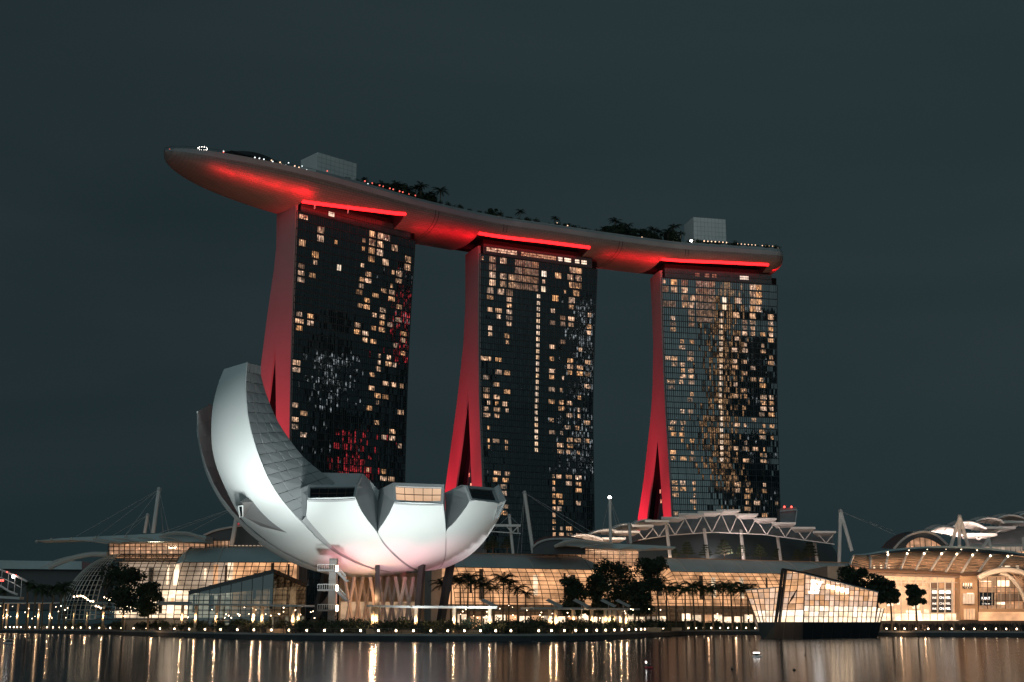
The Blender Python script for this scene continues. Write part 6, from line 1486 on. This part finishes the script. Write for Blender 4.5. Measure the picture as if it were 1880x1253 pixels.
for i, (x, bk, h) in enumerate(DP):
    p = deck_at(x, bk + 1, 1.2); h *= 1.08; kd = 'palm' if i % 2 == 0 or h > 9 else 'round'
    grp, lab = (('palms and trees on the deck over the left tower', 'dark {} on the deck over the left tower') if x < 840 else ('palms and trees on the deck over the middle tower', 'small dark {} on the deck over the middle tower') if x < 1090 else ('palms and trees on the deck left of the right lift house', 'dark {} on the deck beside the right lift house'))
    key = (grp, kd); SEEN[key] = SEEN.get(key, -1) + 1; lab += ', ' + ORD[SEEN[key]] + ' from left'
    if kd == 'palm': plant('palm_tree', 'palm', 450 + i % 3, 8, 3.0, 'leaf_dark', p, lab.format('palm'), 'palm', grp, h * .9 / 8, i)
    else: plant('garden_tree', 'round', 460 + i % 3, 7, 3.0, 'leaf_dark', p, lab.format('tree'), 'tree', grp, h * .95 / 7, i)
for i in range(16):
    x = 1342 + i * 6.2; plant('garden_shrub', 'shrub', 440 + i % 5, 2.4, 1.7, 'leaf_dark', deck_at(x, 9, 3.0 if x < 1420 else 1), 'dark shrub on the deck terrace right of the right lift house', 'shrub', 'shrubs at the right end of the deck', 1.3, i)
for i in range(14):
    x = 415 + i * 9; plant('garden_shrub', 'shrub', 440 + i % 5, 2.4, 1.7, 'leaf_dark', deck_at(x, 5, 0), 'dark shrub on the overhanging nose of the deck', 'shrub', 'shrubs on the deck nose', 1.0, i)
for i in range(44):
    x = 640 + i * 18.3; plant('garden_shrub', 'shrub', 440 + i % 5, 2.4, 1.7, 'leaf_dark', deck_at(x, 3.0 + i % 3, 1.2), 'low dark shrub in the planted fringe along the near rim of the deck', 'shrub', 'shrubs along the deck rim', 1.05 + .25 * (i % 4), i)
for i, x in enumerate((698, 716, 732, 756, 770, 790, 1112, 1126, 1136, 1150, 1160, 1182, 1196, 1208, 1230, 1244)):
    plant('garden_tree', 'round', 460 + i % 3, 7, 3.0, 'leaf_dark', deck_at(x, 13 - i % 3, 1), 'dense dark tree in the clump on the deck ' + ('over the left tower' if x < 900 else 'left of the right lift house'), 'tree', 'tree clumps on the deck', (1.15 + .12 * (i % 3)) * (.9 if i in (0, 5, 13) else 1), i)
for i, (x, Y) in enumerate(((1054, 343), (1100, 349), (1187, 352), (1150, 352), (274, 343), (1640, 343), (1684, 341), (1290, 357), (1340, 357), (930, 343), (870, 343))):
    ld = bpy.data.lights.new('tree_uplight', 'POINT'); lo = bpy.data.objects.new('tree_uplight', ld); COL.objects.link(lo); ld.energy = 260; ld.color = (1, .58, .30); ld.shadow_soft_size = .2; p = ground_at(x, Y); lo.location = (p.x + 1.2, p.y - 1.5, PROM + 1.0)
def spot_light(px, back, z, mt, r, label, grp):
    p = deck_at(px, back, z); b = MB(); b.ball(p, r, 6, 4); o = b.build('deck_light', M[mt], origin=p); tag(o, label, 'lamp', grp)
M['deck_red'] = mat('deck_red', (.5, .1, .1), .5, emit=(1, .16, .12), es=1.6)
M['deck_warm'] = mat('deck_warm', (.5, .4, .3), .5, emit=(1, .62, .4), es=2.2)
M['deck_white'] = mat('deck_white', (.5, .5, .5), .5, emit=(.9, 1, 1), es=2.2)
for x in (668, 683, 697, 706, 715, 724, 733, 742, 750, 764): spot_light(x, 3.4, 4.0, 'deck_red', .36, 'red globe lamp in the row on the deck above the left tower', 'red lamps on the deck')
for x, z in ((313, 1.0), (411, 2.2), (428, 1.4), (438, 1.0), (601, 4), (622, 3), (632, 3)): spot_light(x, 4, z, 'deck_red', .34, 'small red lamp on the deck nose or by the left lift house', 'red lamps near the deck nose')
for x, bk, z in ((466, 1, 1.2), (475, 1, 1.2), (484, 1, 1.2), (502, 1, 1.0), (528, 1, .6), (537, 1, .6), (562, 1, .7), (588, 1, .7), (413, 4, 2.6), (531, 6, 4), (678, 1, 2), (557, 5, 3.6), (477, 7, 3.6)): spot_light(x, bk, z, 'deck_white', .3, 'small white lamp along the rim of the deck nose', 'white lamps on the deck nose')
for x, bk, z in ((498, 6, 3.4), (511, 6, 3.4), (515, 5, 2.2), (545, 4, 2.5), (550, 4, 2.3), (915, 2, 2), (952, 2, 1.6), (998, 2, 1.6), (1002, 2, 1.6), (1022, 4, 4), (1040, 4, 3.5), (1178, 4, 3), (1210, 4, 2), (870, 2, 1.8)): spot_light(x, bk, z, 'deck_warm', .32, 'small warm lamp in the planting of the roof deck', 'warm lamps on the roof deck')
for i in range(9): spot_light(1290 + i * 5.2, 6.0, 5.0, 'deck_warm', .34, 'warm lamp in the row under the right lift house', 'warm lamps under the right lift house')
for i in range(11): spot_light(1352 + i * 7.4, 5.0, 4.4, 'deck_warm', .27, 'warm lamp in the row at the right end of the deck', 'warm lamps at the right deck end')
p = deck_at(1269, 5, 4.2); b = MB(); b.ball(p, .9, 8, 6); o = b.build('flood_lamp', M['lamp_white'], origin=p); tag(o, 'bright white floodlight at the foot of the right lift house on the deck', 'lamp')
spot_light(1441, 1.5, .6, 'deck_red', .3, 'red lamp at the blunt right tip of the deck', None)
# ---------------------------------------------------------------- city across the bay (seen as reflections in the hotel glass)
M['city_dark'] = mat('city_dark', (.035, .04, .045), .6)
M['city_gold'] = lit_mat('city_gold', (1, .55, .27), .8, 2.6, (.2, .2, .3), (.3, .7), False)
M['city_white'] = lit_mat('city_white', (.85, .95, 1), .6, 2.6, (.2, .2, .3), (.3, .7), False)
M['city_red'] = lit_mat('city_red', (1, .06, .08), 1.2, 4.5, (.2, .2, .3), (.3, .7), False)
def mirror(T, f, z, t_):
    q = T.F(f, z); d = (q - CAMV).normalized(); du = T.F(f + .02, z) - T.F(f - .02, z); dz = T.F(f, z + 6) - T.F(f, z - 6); n = dz.cross(du).normalized(); r = d - n * 2 * d.dot(n); return q + r * (t_ / math.hypot(r.x, r.y))
def city(T, f0, f1, t_, ztop, lit, label, seed):
    A, B = mirror(T, f0, 120, t_), mirror(T, f1, 120, t_); H = mirror(T, (f0 + f1) / 2, ztop, t_).z
    A.z = B.z = 0; ax = (B - A).normalized(); bk = ax.cross(UP); 
    if bk.dot(A - T.O) < 0: bk = -bk
    w = (B - A).length; th = thing('city_tower', A.lerp(B, .5), label, 'tower')
    b = MB(); b.hexa([A, B, B + bk * 25, A + bk * 25], [p + UP * H for p in (A, B, B + bk * 25, A + bk * 25)]); b.build('tower_body', M['city_dark'], th)
    rn = random.Random(seed)
    for mt, za, zb, pr, cw, chh in lit:
        za, zb = mirror(T, (f0 + f1) / 2, za, t_).z, mirror(T, (f0 + f1) / 2, zb, t_).z
        g = MB(); z = za
        while z < zb:
            u = .6
            while u < w - 1:
                if rn.random() < pr: g.face(*[A + ax * uu - bk * .3 + UP * zz for uu, zz in ((u, z), (min(w, u + cw * .82), z), (min(w, u + cw * .82), z + chh * .6), (u, z + chh * .6))])
                u += cw
            z += chh
        if g.f: g.build('lit_window', M[mt], th, kind='stuff')
city(TOW[2], .40, .60, 720, 175, [('city_gold', 70, 184, .62, 3.0, 4.2), ('city_gold', 10, 70, .25, 3.0, 5.0)], 'slim office tower with golden lit floors across the bay', 1)
city(TOW[2], .63, 1.04, 745, 165, [('city_white', 40, 160, .02, 3, 4.2)], 'wide dark office block across the bay', 2)
city(TOW[0], .22, .46, 600, 140, [('city_white', 96, 122, .22, 2.4, 4.0), ('city_white', 60, 90, .02, 2.4, 4)], 'dark block with a few white lit floors behind the point', 3)
city(TOW[0], .47, .63, 615, 96, [('city_red', 62, 84, .55, 1.8, 3.0)], 'block with a red glowing crown behind the point', 4)
city(TOW[0], .88, 1.02, 590, 172, [('city_red', 122, 168, .22, 1.6, 3.4), ('city_white', 140, 168, .08, 1.6, 3.4)], 'narrow tower with scattered red lights behind the point', 5)
city(TOW[1], .84, 1.04, 660, 168, [('city_white', 112, 164, .30, 2.2, 3.6)], 'tower with scattered white lit floors across the bay', 6)
